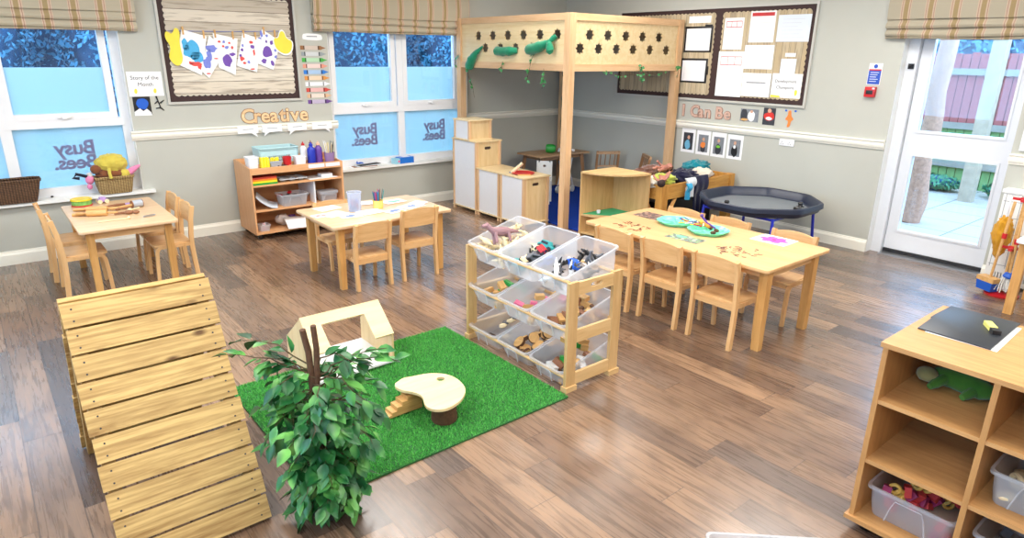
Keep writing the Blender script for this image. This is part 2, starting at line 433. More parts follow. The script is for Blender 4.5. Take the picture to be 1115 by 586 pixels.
def profile_A(x0, x1, prof, name):      # prof: list of (out, z)
    mb = MB(); a = [mb.bm.verts.new((x0, -o, z)) for o, z in prof]; b = [mb.bm.verts.new((x1, -o, z)) for o, z in prof]
    n = len(prof)
    for i in range(n): mb.bm.faces.new([a[i], a[(i + 1) % n], b[(i + 1) % n], b[i]])
    mb.bm.faces.new(a[::-1]); mb.bm.faces.new(b); mb.ang = 20; return struct(name, mb, skirt_m)
def profile_B(y0, y1, prof, name):
    mb = MB(); a = [mb.bm.verts.new((-o, y0, z)) for o, z in prof]; b = [mb.bm.verts.new((-o, y1, z)) for o, z in prof]
    n = len(prof)
    for i in range(n): mb.bm.faces.new([a[i], a[(i + 1) % n], b[(i + 1) % n], b[i]])
    mb.bm.faces.new(a[::-1]); mb.bm.faces.new(b); mb.ang = 20; return struct(name, mb, skirt_m)
SK = [(0, 0), (.018, 0), (.018, .085), (.014, .092), (.012, .098), (.008, .102), (.006, .114), (0, .116)]
DA = [(0, .965), (.012, .968), (.016, .98), (.024, .99), (.028, 1.01), (.022, 1.025), (.026, 1.034), (.032, 1.042), (.030, 1.05), (0, 1.052)]
profile_A(XL, 0, SK, 'baseboard_back'); profile_B(0, D0, SK, 'baseboard_right'); profile_B(D1, YB, SK, 'baseboard_right')
profile_A(W1[1] - .03, W2[0] + .05, DA, 'trim_1'); profile_A(W2[1] - .03, 0, DA, 'trim_2'); profile_B(0, D0 + .005, DA, 'trim_3'); profile_B(D1, YB, DA, 'trim_4')
# window reveals, cream painted
mb = MB()
for a, b in (W1, W2):
    mb.box((b - .004, 0.0, WZ[0]), (b - .0005, .085, WZ[1])); mb.box((a + .0005, 0.0, WZ[0]), (a + .004, .085, WZ[1]))
struct('trim_5', mb, white_pt, smooth=False)
film_m = film('frosted_film', (208, 222, 222))
film_t = film('frosted_film_letters', (184, 178, 202))
def window(idx, x0, x1, xm, sashes):
    z0, z1, zt = .52, 2.3, 1.14
    w = MB(); Y0, Y1 = .085, .155
    w.plate(rrect(x0, z0, x1, z1, .004, 1), 0, .07, [rrect(x0 + .06, z0 + .08, x1 - .07, z1 - .07, .003, 1)[::-1]], M=T(0, Y1, 0) @ MA)
    w.box((xm - .04, Y0 - .004, z0 + .06), (xm + .04, Y1 - .002, z1 - .05), .006); w.box((x0 + .05, Y0 - .007, zt - .035), (x1 - .05, Y1 - .004, zt + .035), .006)
    root = struct('window_%d' % idx, w, upvc)
    for (a, b) in sashes:      # opening top lights
        s = MB()
        s.plate(rrect(a, zt + .03, b, z1 - .06, .004, 1), 0, .06, [rrect(a + .055, zt + .085, b - .055, z1 - .12, .003, 1)[::-1]], M=T(0, .135, 0) @ MA)
        obj('sash', s, upvc, root)
        h = MB(); xc = (a + b) / 2; h.box((xc - .05, .058, zt + .045), (xc + .05, .075, zt + .062), .004); h.box((xc - .015, .05, zt + .04), (xc + .015, .076, zt + .068), .004)
        obj('window_handle', h, upvc, root)
    g = MB(); g.box((x0 + .05, .112, z0 + .07), (x1 - .05, .114, z1 - .06)); obj('glass_pane', g, gls, root)
    f = MB()
    for (a, b) in sashes: f.box((a + .05, .1165, zt + .08), (b - .05, .1175, 1.60))
    for (a, b) in ((x0 + .06, xm - .04), (xm + .04, x1 - .07)): f.box((a, .1165, z0 + .08), (b, .1175, zt - .035))
    obj('frosted_film', f, film_m, root)
    return root
w1 = window(1, *W1, -6.21, [(-7.08, -6.25), (-6.19, -5.385)])
w2 = window(2, *W2, -2.50, [(-3.34, -2.56), (-2.465, -1.70)])
MLW = Matrix(((0, 0, 1, XL - .1), (1, 0, 0, 0), (0, 1, 0, 0), (0, 0, 0, 1)))
for k_, (a, b_) in enumerate(ADDED_WIN):  # frames and glass of the added, unseen left windows
    q = MB(); c_ = (a + b_) / 2
    q.plate(rrect(a, .6, b_, 2.35, .004, 1), 0, .07, [rrect(a + .07, .67, c_ - .04, 2.28, .003, 1)[::-1], rrect(c_ + .04, .67, b_ - .07, 2.28, .003, 1)[::-1]], M=MLW)
    r_ = struct('window_%d' % (3 + k_), q, upvc); q = MB(); q.plate(rrect(a + .05, .65, b_ - .05, 2.3, .003, 1), .03, .033, M=MLW); obj('glass_pane', q, gls, r_)
def mirrored_logo(xc, zc, w_, parent):
    Mx = T(xc, .1095, zc) @ MA @ SC(-1, 1, 1)
    for s, dz, dx in (('Busy', .058, .0), ('Bees.', -.058, -.0)):
        me = text_mesh(s, .165 * w_, .0008, T(.145, dz * 1.12, 0), .007, align='RIGHT', space=.95) if s == 'Busys' else text_mesh(s, (.150 if s == 'Busy' else .146) * w_, .0008, T(-.155 * w_, dz * 1.08, 0), .0045, align='LEFT', space=.95)
        me.transform(Mx); me.flip_normals(); obj('frosted_lettering', me, film_t, parent)
for (xc, par) in ((-5.77, w1), (-2.98, w2), (-2.05, w2), (-6.85, w1)): mirrored_logo(xc, .86, 1.12, par)
for a, b in ((W1[0] - .08, W1[1] + .09), (W2[0] - .08, W2[1] + .04)):
    s = MB(); s.box((a, -.055, .494), (b, .0, .521), .006); s.box((a + .08 if a < -4 else a + .08, -.01, .494), (b - (.09 if b < -4 else .04) - .002, .086, .5205))
    struct('trim_6', s, white_pt)
# ---------------- door
white_door = plain('door_paint', (222, 224, 228), 0.35, 0.02)
mb = MB()
mb.box((0.10, D0, 0), (.20, D0 - .09, DH), .004); mb.box((.10, D1, 0), (.20, D1 + .03, DH), .004); mb.box((.10, D0, DH - .08), (.20, D1, DH), .004)
root = struct('door_1', mb, white_door)
tr = MB(); tr.box((.001, D0 - .0015, 0), (.10, D0 - .0005, DH)); struct('trim_7', tr, white_pt, smooth=False)
d = MB(); MD = T(.20, 0, 0) @ MBW
o_ = [(4.365, .045), (5.19, .045), (5.19, 2.08), (4.365, 2.08)]
def rc(a, b, c_, e): return [(a, b), (c_, b), (c_, e), (a, e)]
d.plate(o_, 0.0, .05, [rc(4.46, .235, 5.11, .925)[::-1], rc(4.46, 1.15, 5.11, 1.98)[::-1]], M=MD)
for (a, b, c_, e) in ((4.46, .235, 5.11, .925), (4.46, 1.15, 5.11, 1.98)):
    d.plate(rc(a - .02, b - .02, c_ + .02, e + .02), .05, .058, [rc(a, b, c_, e)[::-1]], M=MD)
obj('door_leaf', d, white_door, root)
g = MB(); g.box((.172, -4.45, .22), (.176, -5.12, .94)); g.box((.172, -4.45, 1.14), (.176, -5.12, 1.99)); obj('glass_pane', g, gls, root)
k = MB(); k.box((.085, D0 - .03, 1.675), (.1, D0 - .075, 1.72), .006); k.ball((.075, D0 - .05, 1.70), .017, 10); obj('door_closer', k, black_pl, root)
k = MB(); k.box((.02, -4.37, 0.0), (.20, -5.22, .012), .003); obj('threshold', k, metal, root)
k = MB(); k.box((.135, -4.37, .012), (.2, -5.19, .043)); obj('weather_bar', k, black_pl, root)

# ================================================================== OUTSIDE
patio = NT('patio_slabs')
sx = patio.n('SeparateXYZ', {0: patio.n('TexCoord').outputs['Object']})
fx = patio.math('FRACT', patio.math('DIVIDE', sx.outputs[0], .6)); fy = patio.math('FRACT', patio.math('DIVIDE', patio.math('ADD', sx.outputs[1], .2), .6))
js = patio.math('MAXIMUM', patio.math('LESS_THAN', fx, .025), patio.math('LESS_THAN', fy, .025))
patio.pri(color=patio.mix(js, lin((176, 158, 146)), lin((110, 98, 90))), rough=.6)
mb = MB(); mb.box((.25, -12, -.16), (6, .25, -.07)); mb.box((-12, .25, -.16), (6, 9, -.07)); struct('patio', mb, patio.m)
fen = [wood('fence_board_red', (176, 104, 104), (128, 66, 70), 'x', .8), wood('fence_board_green', (140, 176, 140), (96, 132, 100), 'x', .8)]
fen[0] = plain('fence_board_red', (150, 74, 72), .8, .3, 14); fen[1] = plain('fence_board_green', (112, 146, 88), .8, .25, 14)
rail_m = plain('fence_rail', (140, 132, 120), .8, .2, 12)
f = thing('garden_fence', 'red board garden fence with grey rails seen through the glass door', 'fence', (4.9, -4, -.07))
b1, b2 = MB(), MB()
for i in range(90):
    y = -5 + i * .112
    z1 = 1.92 + rnd(-.015, .015)
    b1.box((0, y, .9), (.02, y + .103, z1), .003); b2.box((0, y, .0), (.02, y + .103, .895), .003)
obj('fence_boards', b1, fen[0], f); obj('lower_fence_boards', b2, fen[1], f, 'pale green lower boards')
q = MB(); q.box((.03, -5, 0), (.05, 5, 1.85)); obj('gap_shade_sheet', q, plain('fence_gap_shade', (48, 36, 38), .9), f)  # dark sheet standing in for the shade between fence boards
for z in (.86, 1.62, .3):
    r = MB(); r.box((-.05, -5, z), (0, 5, z + .09), .004); obj('rail', r, rail_m, f)
tim = plain('weathered_timber', (170, 150, 128), .85, .3, 10)
p = MB(); p.box((-.08, -.08, 0), (.08, .08, 2.9), .01); single('timber_post', p, tim, 'square weathered timber post standing on the patio before the fence', 'post', loc=(3.9, -3.90, -.07))
t_ = thing('log_post', 'rough bark-covered log post on the patio close to the glass door', 'post', (2.0, -3.93, -.07))
q = MB(); q.tube([(0.02 * sin(i * 1.7), .02 * cos(i * 2.1), i * .25) for i in range(13)], .14, 14, rs=[.11 - .002 * i + .01 * sin(i * 2.3) for i in range(13)])
obj('trunk', q, plain('log_bark', (176, 132, 110), .9, .5, 30, bump=.9), t_)
def leaf_blob(name, loc, r, n, mt, mt2, label, cat, group, seed, trunk=0.0, lsz=.16):
    random.seed(seed)
    root = thing(name, label, cat, loc, 0, group)
    c = Vector((0, 0, trunk + r[2]))
    lf = MB(); V = []; F = []
    for i in range(n):
        d = Vector((random.gauss(0, 1), random.gauss(0, 1), random.gauss(0, 1))).normalized()
        k = .82 + .2 * noise.noise(d * 2.2 + Vector((seed, 0, 0))) + rnd(-.12, .08)
        p = Vector((c.x + d.x * r[0] * k, c.y + d.y * r[1] * k, c.z + d.z * r[2] * k))
        a = Vector((random.gauss(0, 1), random.gauss(0, 1), random.gauss(0, 1))).normalized(); b = a.cross(d).normalized()
        s = lsz * rnd(.6, 1.3); a = b.cross(d + a * .6).normalized()
        o = len(V); V += [p - a * s, p - b * s * .45, p + a * s, p + b * s * .45]; F.append((o, o + 1, o + 2, o + 3))
    me = bpy.data.meshes.new('foliage'); me.from_pydata([tuple(v) for v in V], [], F)
    obj('foliage', me, mt, root)
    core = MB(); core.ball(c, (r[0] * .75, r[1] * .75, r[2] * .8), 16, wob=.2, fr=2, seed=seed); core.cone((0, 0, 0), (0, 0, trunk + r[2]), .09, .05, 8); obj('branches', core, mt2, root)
    return root
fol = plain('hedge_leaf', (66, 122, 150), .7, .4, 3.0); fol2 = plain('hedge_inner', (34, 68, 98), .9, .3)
k_ = 0
for row, (yy, hh) in enumerate(((5.0, 2.0), (7.4, 2.4))):
    for i in range(8 if row == 0 else 9):
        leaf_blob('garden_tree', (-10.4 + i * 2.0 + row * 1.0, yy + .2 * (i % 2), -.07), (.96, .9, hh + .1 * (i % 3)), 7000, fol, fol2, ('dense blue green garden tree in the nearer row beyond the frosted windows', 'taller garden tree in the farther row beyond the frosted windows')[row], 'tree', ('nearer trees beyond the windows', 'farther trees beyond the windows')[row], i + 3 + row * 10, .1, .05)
for i, (y, rx, rz) in enumerate([(-.9, .95, 1.35), (-2.9, .95, 1.4), (-4.9, .95, 1.3)]):
    leaf_blob('garden_bush', (6.4, y, -.07), (1.1, rx, rz), 4000, fol, fol2, 'dark leafy bush rising above the red fence beyond the door', 'bush', 'bushes beyond the fence', i + 40, .1, .075)
lowl = plain('low_leaf', (60, 120, 84), .7, .5, 5)
for i, (x, y) in enumerate([(4.4, -2.3), (4.45, -3.3), (4.4, -4.3)]):
    leaf_blob('low_plant', (x, y, -.07), (.25, .42, .12), 700, lowl, fol2, 'low green plant growing at the foot of the garden fence', 'plant', 'low plants along the fence', i + 60, 0, .04)
random.seed(11)

# ================================================================== ROMAN BLINDS
def stripe_mat(axis, shade_mul=1.0):
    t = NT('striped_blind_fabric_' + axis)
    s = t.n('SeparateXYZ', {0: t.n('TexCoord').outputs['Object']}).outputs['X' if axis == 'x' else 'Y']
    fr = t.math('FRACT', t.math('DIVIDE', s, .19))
    tan, bg_, ink, pk = [tuple(v * shade_mul for v in c) for c in (lin((168, 146, 106)), lin((184, 174, 152)), lin((160, 114, 106)), lin((204, 180, 156)))]
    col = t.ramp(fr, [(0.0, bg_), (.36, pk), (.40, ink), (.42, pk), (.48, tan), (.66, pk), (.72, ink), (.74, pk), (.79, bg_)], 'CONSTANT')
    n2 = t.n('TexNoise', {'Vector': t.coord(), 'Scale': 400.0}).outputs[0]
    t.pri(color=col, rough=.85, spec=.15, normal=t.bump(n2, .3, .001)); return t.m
def blind(name, u0, u1, zb, M, mt, label, sag=0.0):
    root = thing('roman_blind', label, 'blind')
    prof = [(.035, zb)]
    z = zb
    for k, h in enumerate((.035, .075, .075, .27)):
        prof += [(.05 + .006 * k, z + .004), (.034 + .004 * k, z + h - .004), (.026 + .003 * k, z + h), (.046 + .006 * k, z + h - .012)]
        z += h
    # simple overlapping pleats: every fold hangs over the next one
    pts = []
    z = zb; 
    folds = [(zb, zb + .03, .040), (zb + .018, zb + .10, .052), (zb + .085, zb + .17, .064), (zb + .155, zb + .62, .075)]
    f = MB(); nu = 60
    for j, (a, b, o) in enumerate(folds):
        def fn(s, t, a=a, b=b, o=o, j=j):
            u = u0 + (u1 - u0) * s
            sg = -sag * sin(pi * s) * (1 - .25 * j) + .003 * sin(9 * s + j * 2)
            bulge = .006 * sin(14 * s + j) + (.022 * (1 - t) * sin(pi * min(1, t * 1.6)))
            return M @ Vector((u, a + (b - a) * t + sg * (1 - .3 * t), o + bulge - .012 * t))
        f.grid(fn, nu, 8)
        def fn2(s, t, a=a, b=b, o=o, j=j):
            p = fn(s, 0); q = M @ Vector((u0 + (u1 - u0) * s, a + .012 + (-sag * sin(pi * s) * (1 - .25 * j)), .02)); return p.lerp(q, t)
        f.grid(fn2, nu, 2)
    for u in (u0, u1):
        for j, (a, b, o) in enumerate(folds):
            f.quad([M @ Vector((u, a, .01)), M @ Vector((u, a, o)), M @ Vector((u, b, o - .012)), M @ Vector((u, b, .01))])
    obj('fabric', f, mt, root)
    h = MB(); h.box((0, 0, 0), (1, 1, 1)); h.xf(M @ T(u0, zb + .6, .005) @ SC(u1 - u0, .04, .06)); obj('headrail', h, white_pl, root)
    return root
sm_x, sm_y_shaded = stripe_mat('x'), stripe_mat('y', .8)  # door blind: same fabric darkened, its shade put into the colour
blind('b1', -7.3, -5.145, 1.898, MA, sm_x, 'beige striped roman blind drawn up over the leftmost window')
blind('b2', -3.55, -1.63, 1.948, MA, sm_x, 'beige striped roman blind drawn up over the window beside the wooden canopy')
blind('b3', 4.12, 5.75, 1.925, MBW, sm_y_shaded, 'beige striped roman blind sagging a little above the glass door', .012)
# ================================================================== CHAIRS
def chair_proto(name, label, h, sh, w, group, loc, rz):
    """child's stacking chair; local x: rear post at 0, front at +d; origin on the floor under the middle of the back posts"""
    t = thing(name, label, 'chair', loc, rz, group); d = .285 * (w / .33) ** .5
    s = MB(); out = [(.012, -w / 2 + .022)] + [(d * .55, -w / 2 + .004)] + arc(d - .03, -w / 2 + .035, .032, -pi / 2, 0, 4) + arc(d - .03, w / 2 - .035, .032, 0, pi / 2, 4) + [(d * .55, w / 2 - .004), (.012, w / 2 - .022)]
    s.plate(out, sh - .016, sh, bev=.004); obj('seat', s, beech_x, t)
    r = MB(); r.box((.008, -w / 2 + .026, sh - .055), (.024, w / 2 - .026, sh - .014), .003); obj('seat_rail', r, beech_y, t); r = MB(); r.box((d - .03, -w / 2 + .03, sh - .045), (d - .014, w / 2 - .03, sh - .016), .003); obj('seat_rail', r, beech_y, t)
    for sg in (-1, 1):
        y = sg * (w / 2 - .0125)
        p = MB(); p.sweep([(-.005, y, 0), (.006, y, sh * .5), (.012, y, sh - .03), (.008, y, sh + .05), (-.004, y, h - .10), (-.022, y, h - .012), (-.025, y, h)], .025, .034)
        p._bev(list(p.bm.verts), .006); obj('leg', p, beech_z, t)
        q = MB(); zt = sh - .022
        pts = [(d - .005, y, 0), (d - .012, y, sh * .5), (d - .018, y, sh - .075)] + [(d - .018 - .035 * (1 - cos(a)), y, sh - .075 + .053 * sin(a)) for a in (.4, .8, 1.2, 1.57)] + [(d * .5, y, zt), (.02, y, zt)]
        q.sweep(pts, .023, .026); q._bev(list(q.bm.verts), .004, 1, .9); obj('leg', q, beech_z, t)
    b = MB(); zb, zt = h - .145, h - .012
    def bf(off):
        def fn(u, v):
            y = (u - .5) * (w - .04); c = 1 - (2 * u - 1) ** 2
            z = zb + (zt - zb) * v + .018 * c * v + .008 * c * (1 - v) * 0
            return Vector((-.006 - .016 * v - .014 * c + off, y, z))
        return fn
    b.grid(bf(0), 14, 5); b.grid(bf(.012), 14, 5)
    f0, f1 = bf(0), bf(.012)
    for i in range(14):
        u, v = i / 14, (i + 1) / 14
        for vv in (0, 1): b.quad([f0(u, vv), f0(v, vv), f1(v, vv), f1(u, vv)])
    bmesh.ops.remove_doubles(b.bm, verts=b.bm.verts, dist=.0002)
    obj('backrest', b, beech_y, t); return t
G1 = 'large chairs in the room'
L = [('natural wooden child chair nearest the camera on the near long side of the long table', (-2.98, -4.585, 0), 0),
     ('natural wooden child chair in the middle of the near long side of the long table', (-2.985, -4.165, 0), 0),
     ('wooden child chair at the far end of the long table side nearest the rack', (-3.0, -3.755, 0), 0),
     ('wooden child chair on the far side of the long table, nearest the flower picture', (-2.07, -4.585, 0), pi),
     ('wooden child chair on the far side of the long table, middle of the three there', (-2.08, -4.075, 0), pi),
     ('wooden child chair on the far side of the long table, nearest the corner shelf', (-2.10, -3.68, 0), pi),
     ('taller wooden child chair at the near side of the drawing table', (-3.78, -2.365, 0), pi / 2),
     ('wooden child chair left of the playdough table, the one nearer the climbing ramp', (-6.09, -1.06, 0), 0),
     ('wooden child chair left of the playdough table, the one nearer the window', (-6.12, -.60, 0), 0),
     ('wooden child chair right of the playdough table, the one nearer the ramp', (-5.215, -1.118, 0), pi),
     ('wooden child chair right of the playdough table, the one nearer the window', (-5.215, -.69, 0), pi)]
c0 = chair_proto('child_chair', L[0][0], .585, .31, .335, 'wooden child chairs at the tables', L[0][1], L[0][2])
for l, p, r in L[1:]: dup(c0, p, r, l)
c1 = chair_proto('child_chair', 'small low wooden child chair at the near side of the drawing table', .53, .26, .31, 'low wooden chairs at the drawing table', (-4.195, -2.365, 0), pi / 2)
dup(c1, (-4.14, -1.51, 0), -pi / 2, 'low wooden child chair pushed in on the wall side of the drawing table')

# ================================================================== TABLES
def table(name, label, x0, y0, x1, y1, h, top, legm, apx, ix, iy, lw=.055, th=.022):
    cx, cy = (x0 + x1) / 2, (y0 + y1) / 2
    t = thing(name, label, 'table', (cx, cy, 0)); a, b = (x1 - x0) / 2, (y1 - y0) / 2
    s = MB(); s.plate(rrect(-a, -b, a, b, .03), h - th, h, bev=.005); obj('tabletop', s, top, t)
    for sx in (-1, 1):
        for sy in (-1, 1):
            X, Y = sx * (a - ix), sy * (b - iy)
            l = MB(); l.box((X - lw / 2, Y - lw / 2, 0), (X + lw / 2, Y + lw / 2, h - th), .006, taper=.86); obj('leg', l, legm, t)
    for sx in (-1, 1):
        p = MB(); X = sx * (a - ix); p.box((X - .009, -b + iy + lw / 2, h - th - .06), (X + .009, b - iy - lw / 2, h - th), .002); obj('apron', p, legm if apx else tbl_y, t)
    for sy in (-1, 1):
        p = MB(); Y = sy * (b - iy); p.box((-a + ix + lw / 2, Y - .009, h - th - .06), (a - ix - lw / 2, Y + .009, h - th), .002); obj('apron', p, tbl_x, t)
    return t
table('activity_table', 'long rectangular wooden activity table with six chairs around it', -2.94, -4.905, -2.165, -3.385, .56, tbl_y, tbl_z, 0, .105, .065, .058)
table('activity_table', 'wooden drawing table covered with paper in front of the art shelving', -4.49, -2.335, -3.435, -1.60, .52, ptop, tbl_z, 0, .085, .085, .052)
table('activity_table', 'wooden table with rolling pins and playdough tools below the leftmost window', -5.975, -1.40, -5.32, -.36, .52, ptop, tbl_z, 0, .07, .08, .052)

# ================================================================== CLIMBING RAMP
t = thing('climbing_ramp', 'slatted A-frame climbing ramp of yellowish treated pine boards', 'climbing frame', (-6.045, -4.015, 0), 0)
HT, HY, WX = .875, .50, .255
ang = math.atan2(HT, HY - .012)
for side in (-1, 1):
    # local frame: v runs up the slope, w is the outward normal
    slope = Vector((0, -side * (HY - .012), HT)).normalized(); nrm = Vector((0, side * HT, HY - .012)).normalized()
    M = Matrix.Identity(4)
    for i, v in enumerate((Vector((1, 0, 0)), slope, nrm)):
        for j in range(3): M[j][i] = v[j]
    M.translation = Vector((0, side * HY, .0))
    Ls = math.hypot(HY - .012, HT)
    for sx in (-1, 1):
        r = MB(); X = sx * (WX - .035); r.box((X - .022, .012, -.062), (X + .022, Ls - .02, -.003), .003, M=M); obj('side_rail', r, pine_d, t)
    N = 10; pitch = (Ls - .004) / N
    for i in range(N):
        p = MB(); dx = rnd(-.004, .004); p.box((-WX + dx, i * pitch + .004, 0), (WX + dx, (i + 1) * pitch - .005, .021), .0035)
        me = p.mesh('board'); me.transform(T(0, 0, 0)); o = obj('board', me, pine_x, t)
        o.matrix_local = M @ T(0, 0, rnd(0, .0015))
        for X in (-WX + .035, WX - .035):
            for dz in (.025, pitch - .03):
                sc_ = MB(); sc_.cone((X, i * pitch + dz, .0205), (X, i * pitch + dz, .0222), .0035, n=8)
                if side == -1: q = obj('screw', sc_, dark_ink, o)
q = MB(); q.box((-WX + .06, -.02, HT - .10), (WX - .06, .02, HT - .03), .003); obj('ridge_beam', q, pine_d, t)

rack_x = wood('rack_x', (222, 186, 132), (202, 162, 106), 'x', .45); rack_y = wood('rack_y', (222, 182, 128), (202, 158, 104), 'y', .45); rack_z = wood('rack_z', (216, 178, 124), (194, 152, 96), 'z', .45)
# ================================================================== TRAY RACK
RX0, RX1, RY0, RY1, RH = -4.175, -3.765, -4.505, -3.575, .63
t = thing('tray_rack', 'three-tier wooden tray rack with dowels holding nine tilted clear tubs', 'rack', ((RX0 + RX1) / 2, (RY0 + RY1) / 2, 0))
ox, oy = (RX0 + RX1) / 2, (RY0 + RY1) / 2
for sy, Y in ((-1, RY0), (1, RY1 - .02)):
    for X in (RX0, RX1 - .07):
        p = MB(); p.box((X - ox, Y - oy, .012), (X + .07 - ox, Y + .02 - oy, RH), .005); obj('upright', p, rack_z, t)
        p = MB(); p.box((X - ox - .006 + (0 if X == RX0 else .0), Y - oy - .012, 0), (X + .076 - ox, Y + .032 - oy, .03), .004); obj('foot', p, rack_x, t)
    for z0, z1 in ((.553, .625), (.281, .353), (.03, .10)):
        p = MB()
        o_ = [(RX0 + .071 - ox, z0), (RX1 - .071 - ox, z0), (RX1 - .071 - ox, z1), (RX0 + .071 - ox, z1)]
        hole = [rrect(-.045, (z0 + z1) / 2 - .008, .045, (z0 + z1) / 2 + .016, .012)[::-1]] if z0 > .5 else []
        p.plate(o_, -.009, .009, hole, M=T(0, Y + .01 - oy, 0) @ MA); obj('side_rail', p, rack_x, t)
for z in (.357, .081, .632):
    p = MB(); p.cone((RX0 + .018 - ox, RY0 + .018 - oy, z - .004), (RX0 + .018 - ox, RY1 - .018 - oy, z - .004), .0095, n=12); obj('dowel', p, rack_y, t)
    p = MB(); p.cone((RX1 - .03 - ox, RY0 + .018 - oy, z - .022), (RX1 - .03 - ox, RY1 - .018 - oy, z - .022), .0095, n=12); obj('dowel', p, rack_y, t)

def tub_mesh(lx, ly, hz, th=.003, lip=.012, tp=.9, r=.03):
    """open tapered tub, x 0..lx, centred on y, rim at z = 0"""
    b = MB()
    def loop(k, z, grow=0.0):
        pts = rrect(-lx / 2 * k - grow, -ly / 2 * k - grow, lx / 2 * k + grow, ly / 2 * k + grow, r * k, 4)
        return [b.bm.verts.new((p[0] + lx / 2, p[1], z)) for p in pts]
    seq = [(1, -.012, lip), (1, 0, lip), (1, 0, 0), (.985, -.02, 0), ((1 + tp) / 2, -hz * .55, 0), (tp, -hz + .008, 0), (tp - .03, -hz, 0)]
    R = [loop(*s) for s in seq]
    for a, c in zip(R, R[1:]):
        n = len(a)
        for i in range(n): b.bm.faces.new([a[i], a[(i + 1) % n], c[(i + 1) % n], c[i]])
    b.bm.faces.new(R[-1]); return b
def tub_handle(lx, ly, hz):
    h = MB()      # raised arch moulding on the front wall
    for sx in (-.012,):
        h.tube([(sx, -.045, -.09), (sx, -.045, -.03), (sx, -.04, -.022), (sx, .04, -.022), (sx, .045, -.03), (sx, .045, -.09)], .0035, 6)
    return h
TL, TW, TH = .405, .268, .14
TILT = math.atan2(.105, .40)
rows = [('top', .652), ('middle', .378), ('bottom', .102)]
cols = [('left', -3.727), ('centre', -4.027), ('right', -4.327)]
content = {('top', 'left'): 'beige animals', ('top', 'centre'): 'toy cars', ('top', 'right'): 'black and white figures', ('middle', 'left'): 'wooden houses', ('middle', 'centre'): 'pink and wooden pieces', ('middle', 'right'): 'wooden people and blocks', ('bottom', 'left'): 'pebbles and shells', ('bottom', 'centre'): 'cut log slices', ('bottom', 'right'): 'green trees and wood'}
tb = tub_mesh(TL, TW, TH).mesh('tub'); th_ = tub_handle(TL, TW, TH).mesh('handle')
def inner(row, col, u, v, w):
    """point inside a tub: u along 0..1 (front to back), v across -1..1, w height over the tub floor"""
    z = dict(rows)[row]; y = dict(cols)[col]
    p = Vector((.03 + u * (TL - .06), v * (TW / 2 - .035), -TH + .012 + w)); q = RY(-TILT) @ p
    return Vector((-4.165 + q.x, y + q.y, z + q.z))
for rn_, z in rows:
    for cn_, y in cols:
        w_ = thing('storage_tub', 'clear tub with %s, %s of the rack %s row' % (content[(rn_, cn_)], cn_ if cn_ != 'centre' else 'middle', rn_), 'tub', (-4.165, y, z), 0, 'tilted clear tubs in the tray rack', rot=(0, -TILT, 0))
        obj('tub_body', tb if rn_ + cn_ == 'topleft' else tb.copy(), tub, w_); obj('handle_moulding', th_ if rn_ + cn_ == 'topleft' else th_.copy(), tub2, w_)
# ------- toys in the tubs
def R3(): return (rnd(0, 6.28), rnd(0, 6.28), rnd(0, 6.28))
def block(sz, mt, loc, label, cat, group, name='wooden_block', rot=None):
    b = MB(); b.box([-v / 2 for v in sz], [v / 2 for v in sz], min(sz) * .12)
    return single(name, b, mt, label, cat, group, loc, rot or (rnd(-.3, .3), rnd(-.3, .3) - TILT, rnd(0, 3)))
def log_slice(r, h, mt, loc, label, group, rot):
    t = thing('log_slice', label, 'log slice', loc, 0, group, rot=rot)
    b = MB(); b.cone((0, 0, -h / 2), (0, 0, h / 2), r * .97, n=14); obj('cut_wood', b, mt, t)
    b = MB(); b.cone((0, 0, -h / 2 + .002), (0, 0, h / 2 - .002), r, n=14, cap=False); obj('bark', b, bark, t); return t
def toy_car(loc, rz, body, label, rot=None, s=1.0, group=None):
    t = thing('toy_car', label, 'toy car', loc, rz, group, rot=rot)
    b = MB(); b.plate([(-.04 * s, .008 * s), (.04 * s, .008 * s), (.042 * s, .022 * s), (.024 * s, .026 * s), (.012 * s, .042 * s), (-.022 * s, .042 * s), (-.032 * s, .026 * s), (-.042 * s, .024 * s)], -.018 * s, .018 * s, M=MA, bev=.003 * s); obj('body', b, body, t)
    w_ = MB(); w_.box((-.024 * s, -.0188 * s, .027 * s), (.012 * s, .0188 * s, .038 * s)); obj('windows', w_, black_pl, t)
    for sx in (-.025, .025):
        for sy in (-1, 1):
            w_ = MB(); w_.cone((sx * s, sy * .016 * s, .01 * s), (sx * s, sy * .023 * s, .01 * s), .0115 * s, n=14); obj('wheel', w_, black_pl, t)
    return t
def toy_animal(loc, mt, label, s=1.0, rot=(0, 0, 0), group=None, neck=1.0, cat='toy animal', tail=1.0):
    b = MB()
    b.tube([(-.065 * s * tail, 0, .03 * s), (-.04 * s, 0, .036 * s), (-.022 * s, 0, .036 * s), (0, 0, .037 * s), (.022 * s, 0, .04 * s), (.034 * s, 0, .05 * s * neck), (.044 * s, 0, .062 * s * neck), (.060 * s, 0, .060 * s * neck)], .01, 10, rs=[.002 * s, .008 * s, .014 * s, .016 * s, .014 * s, .009 * s, .010 * s, .005 * s])
    for sx in (-.022, .022):
        for sy in (-.009, .009): b.cone((sx * s, sy * s, .034 * s), (sx * s * 1.1, sy * s * 1.3, 0), .0065 * s, .0045 * s, 8)
    return single('toy_animal', b, mt, label, cat, group, loc, rot)
mauve = plain('mauve_toy', (150, 112, 116), .55, .15); cream_toy = plain('cream_toy', (232, 212, 170), .55, .1); grey_toy = plain('grey_toy', (96, 98, 104), .5)
dkblue = plain('dark_blue_toy', (36, 60, 130), .45)
toy_animal(inner('top', 'left', .30, -.35, .10), mauve, 'mauve long-necked toy dinosaur lying across the top left tub', 1.9, (.5, .0, 2.9))
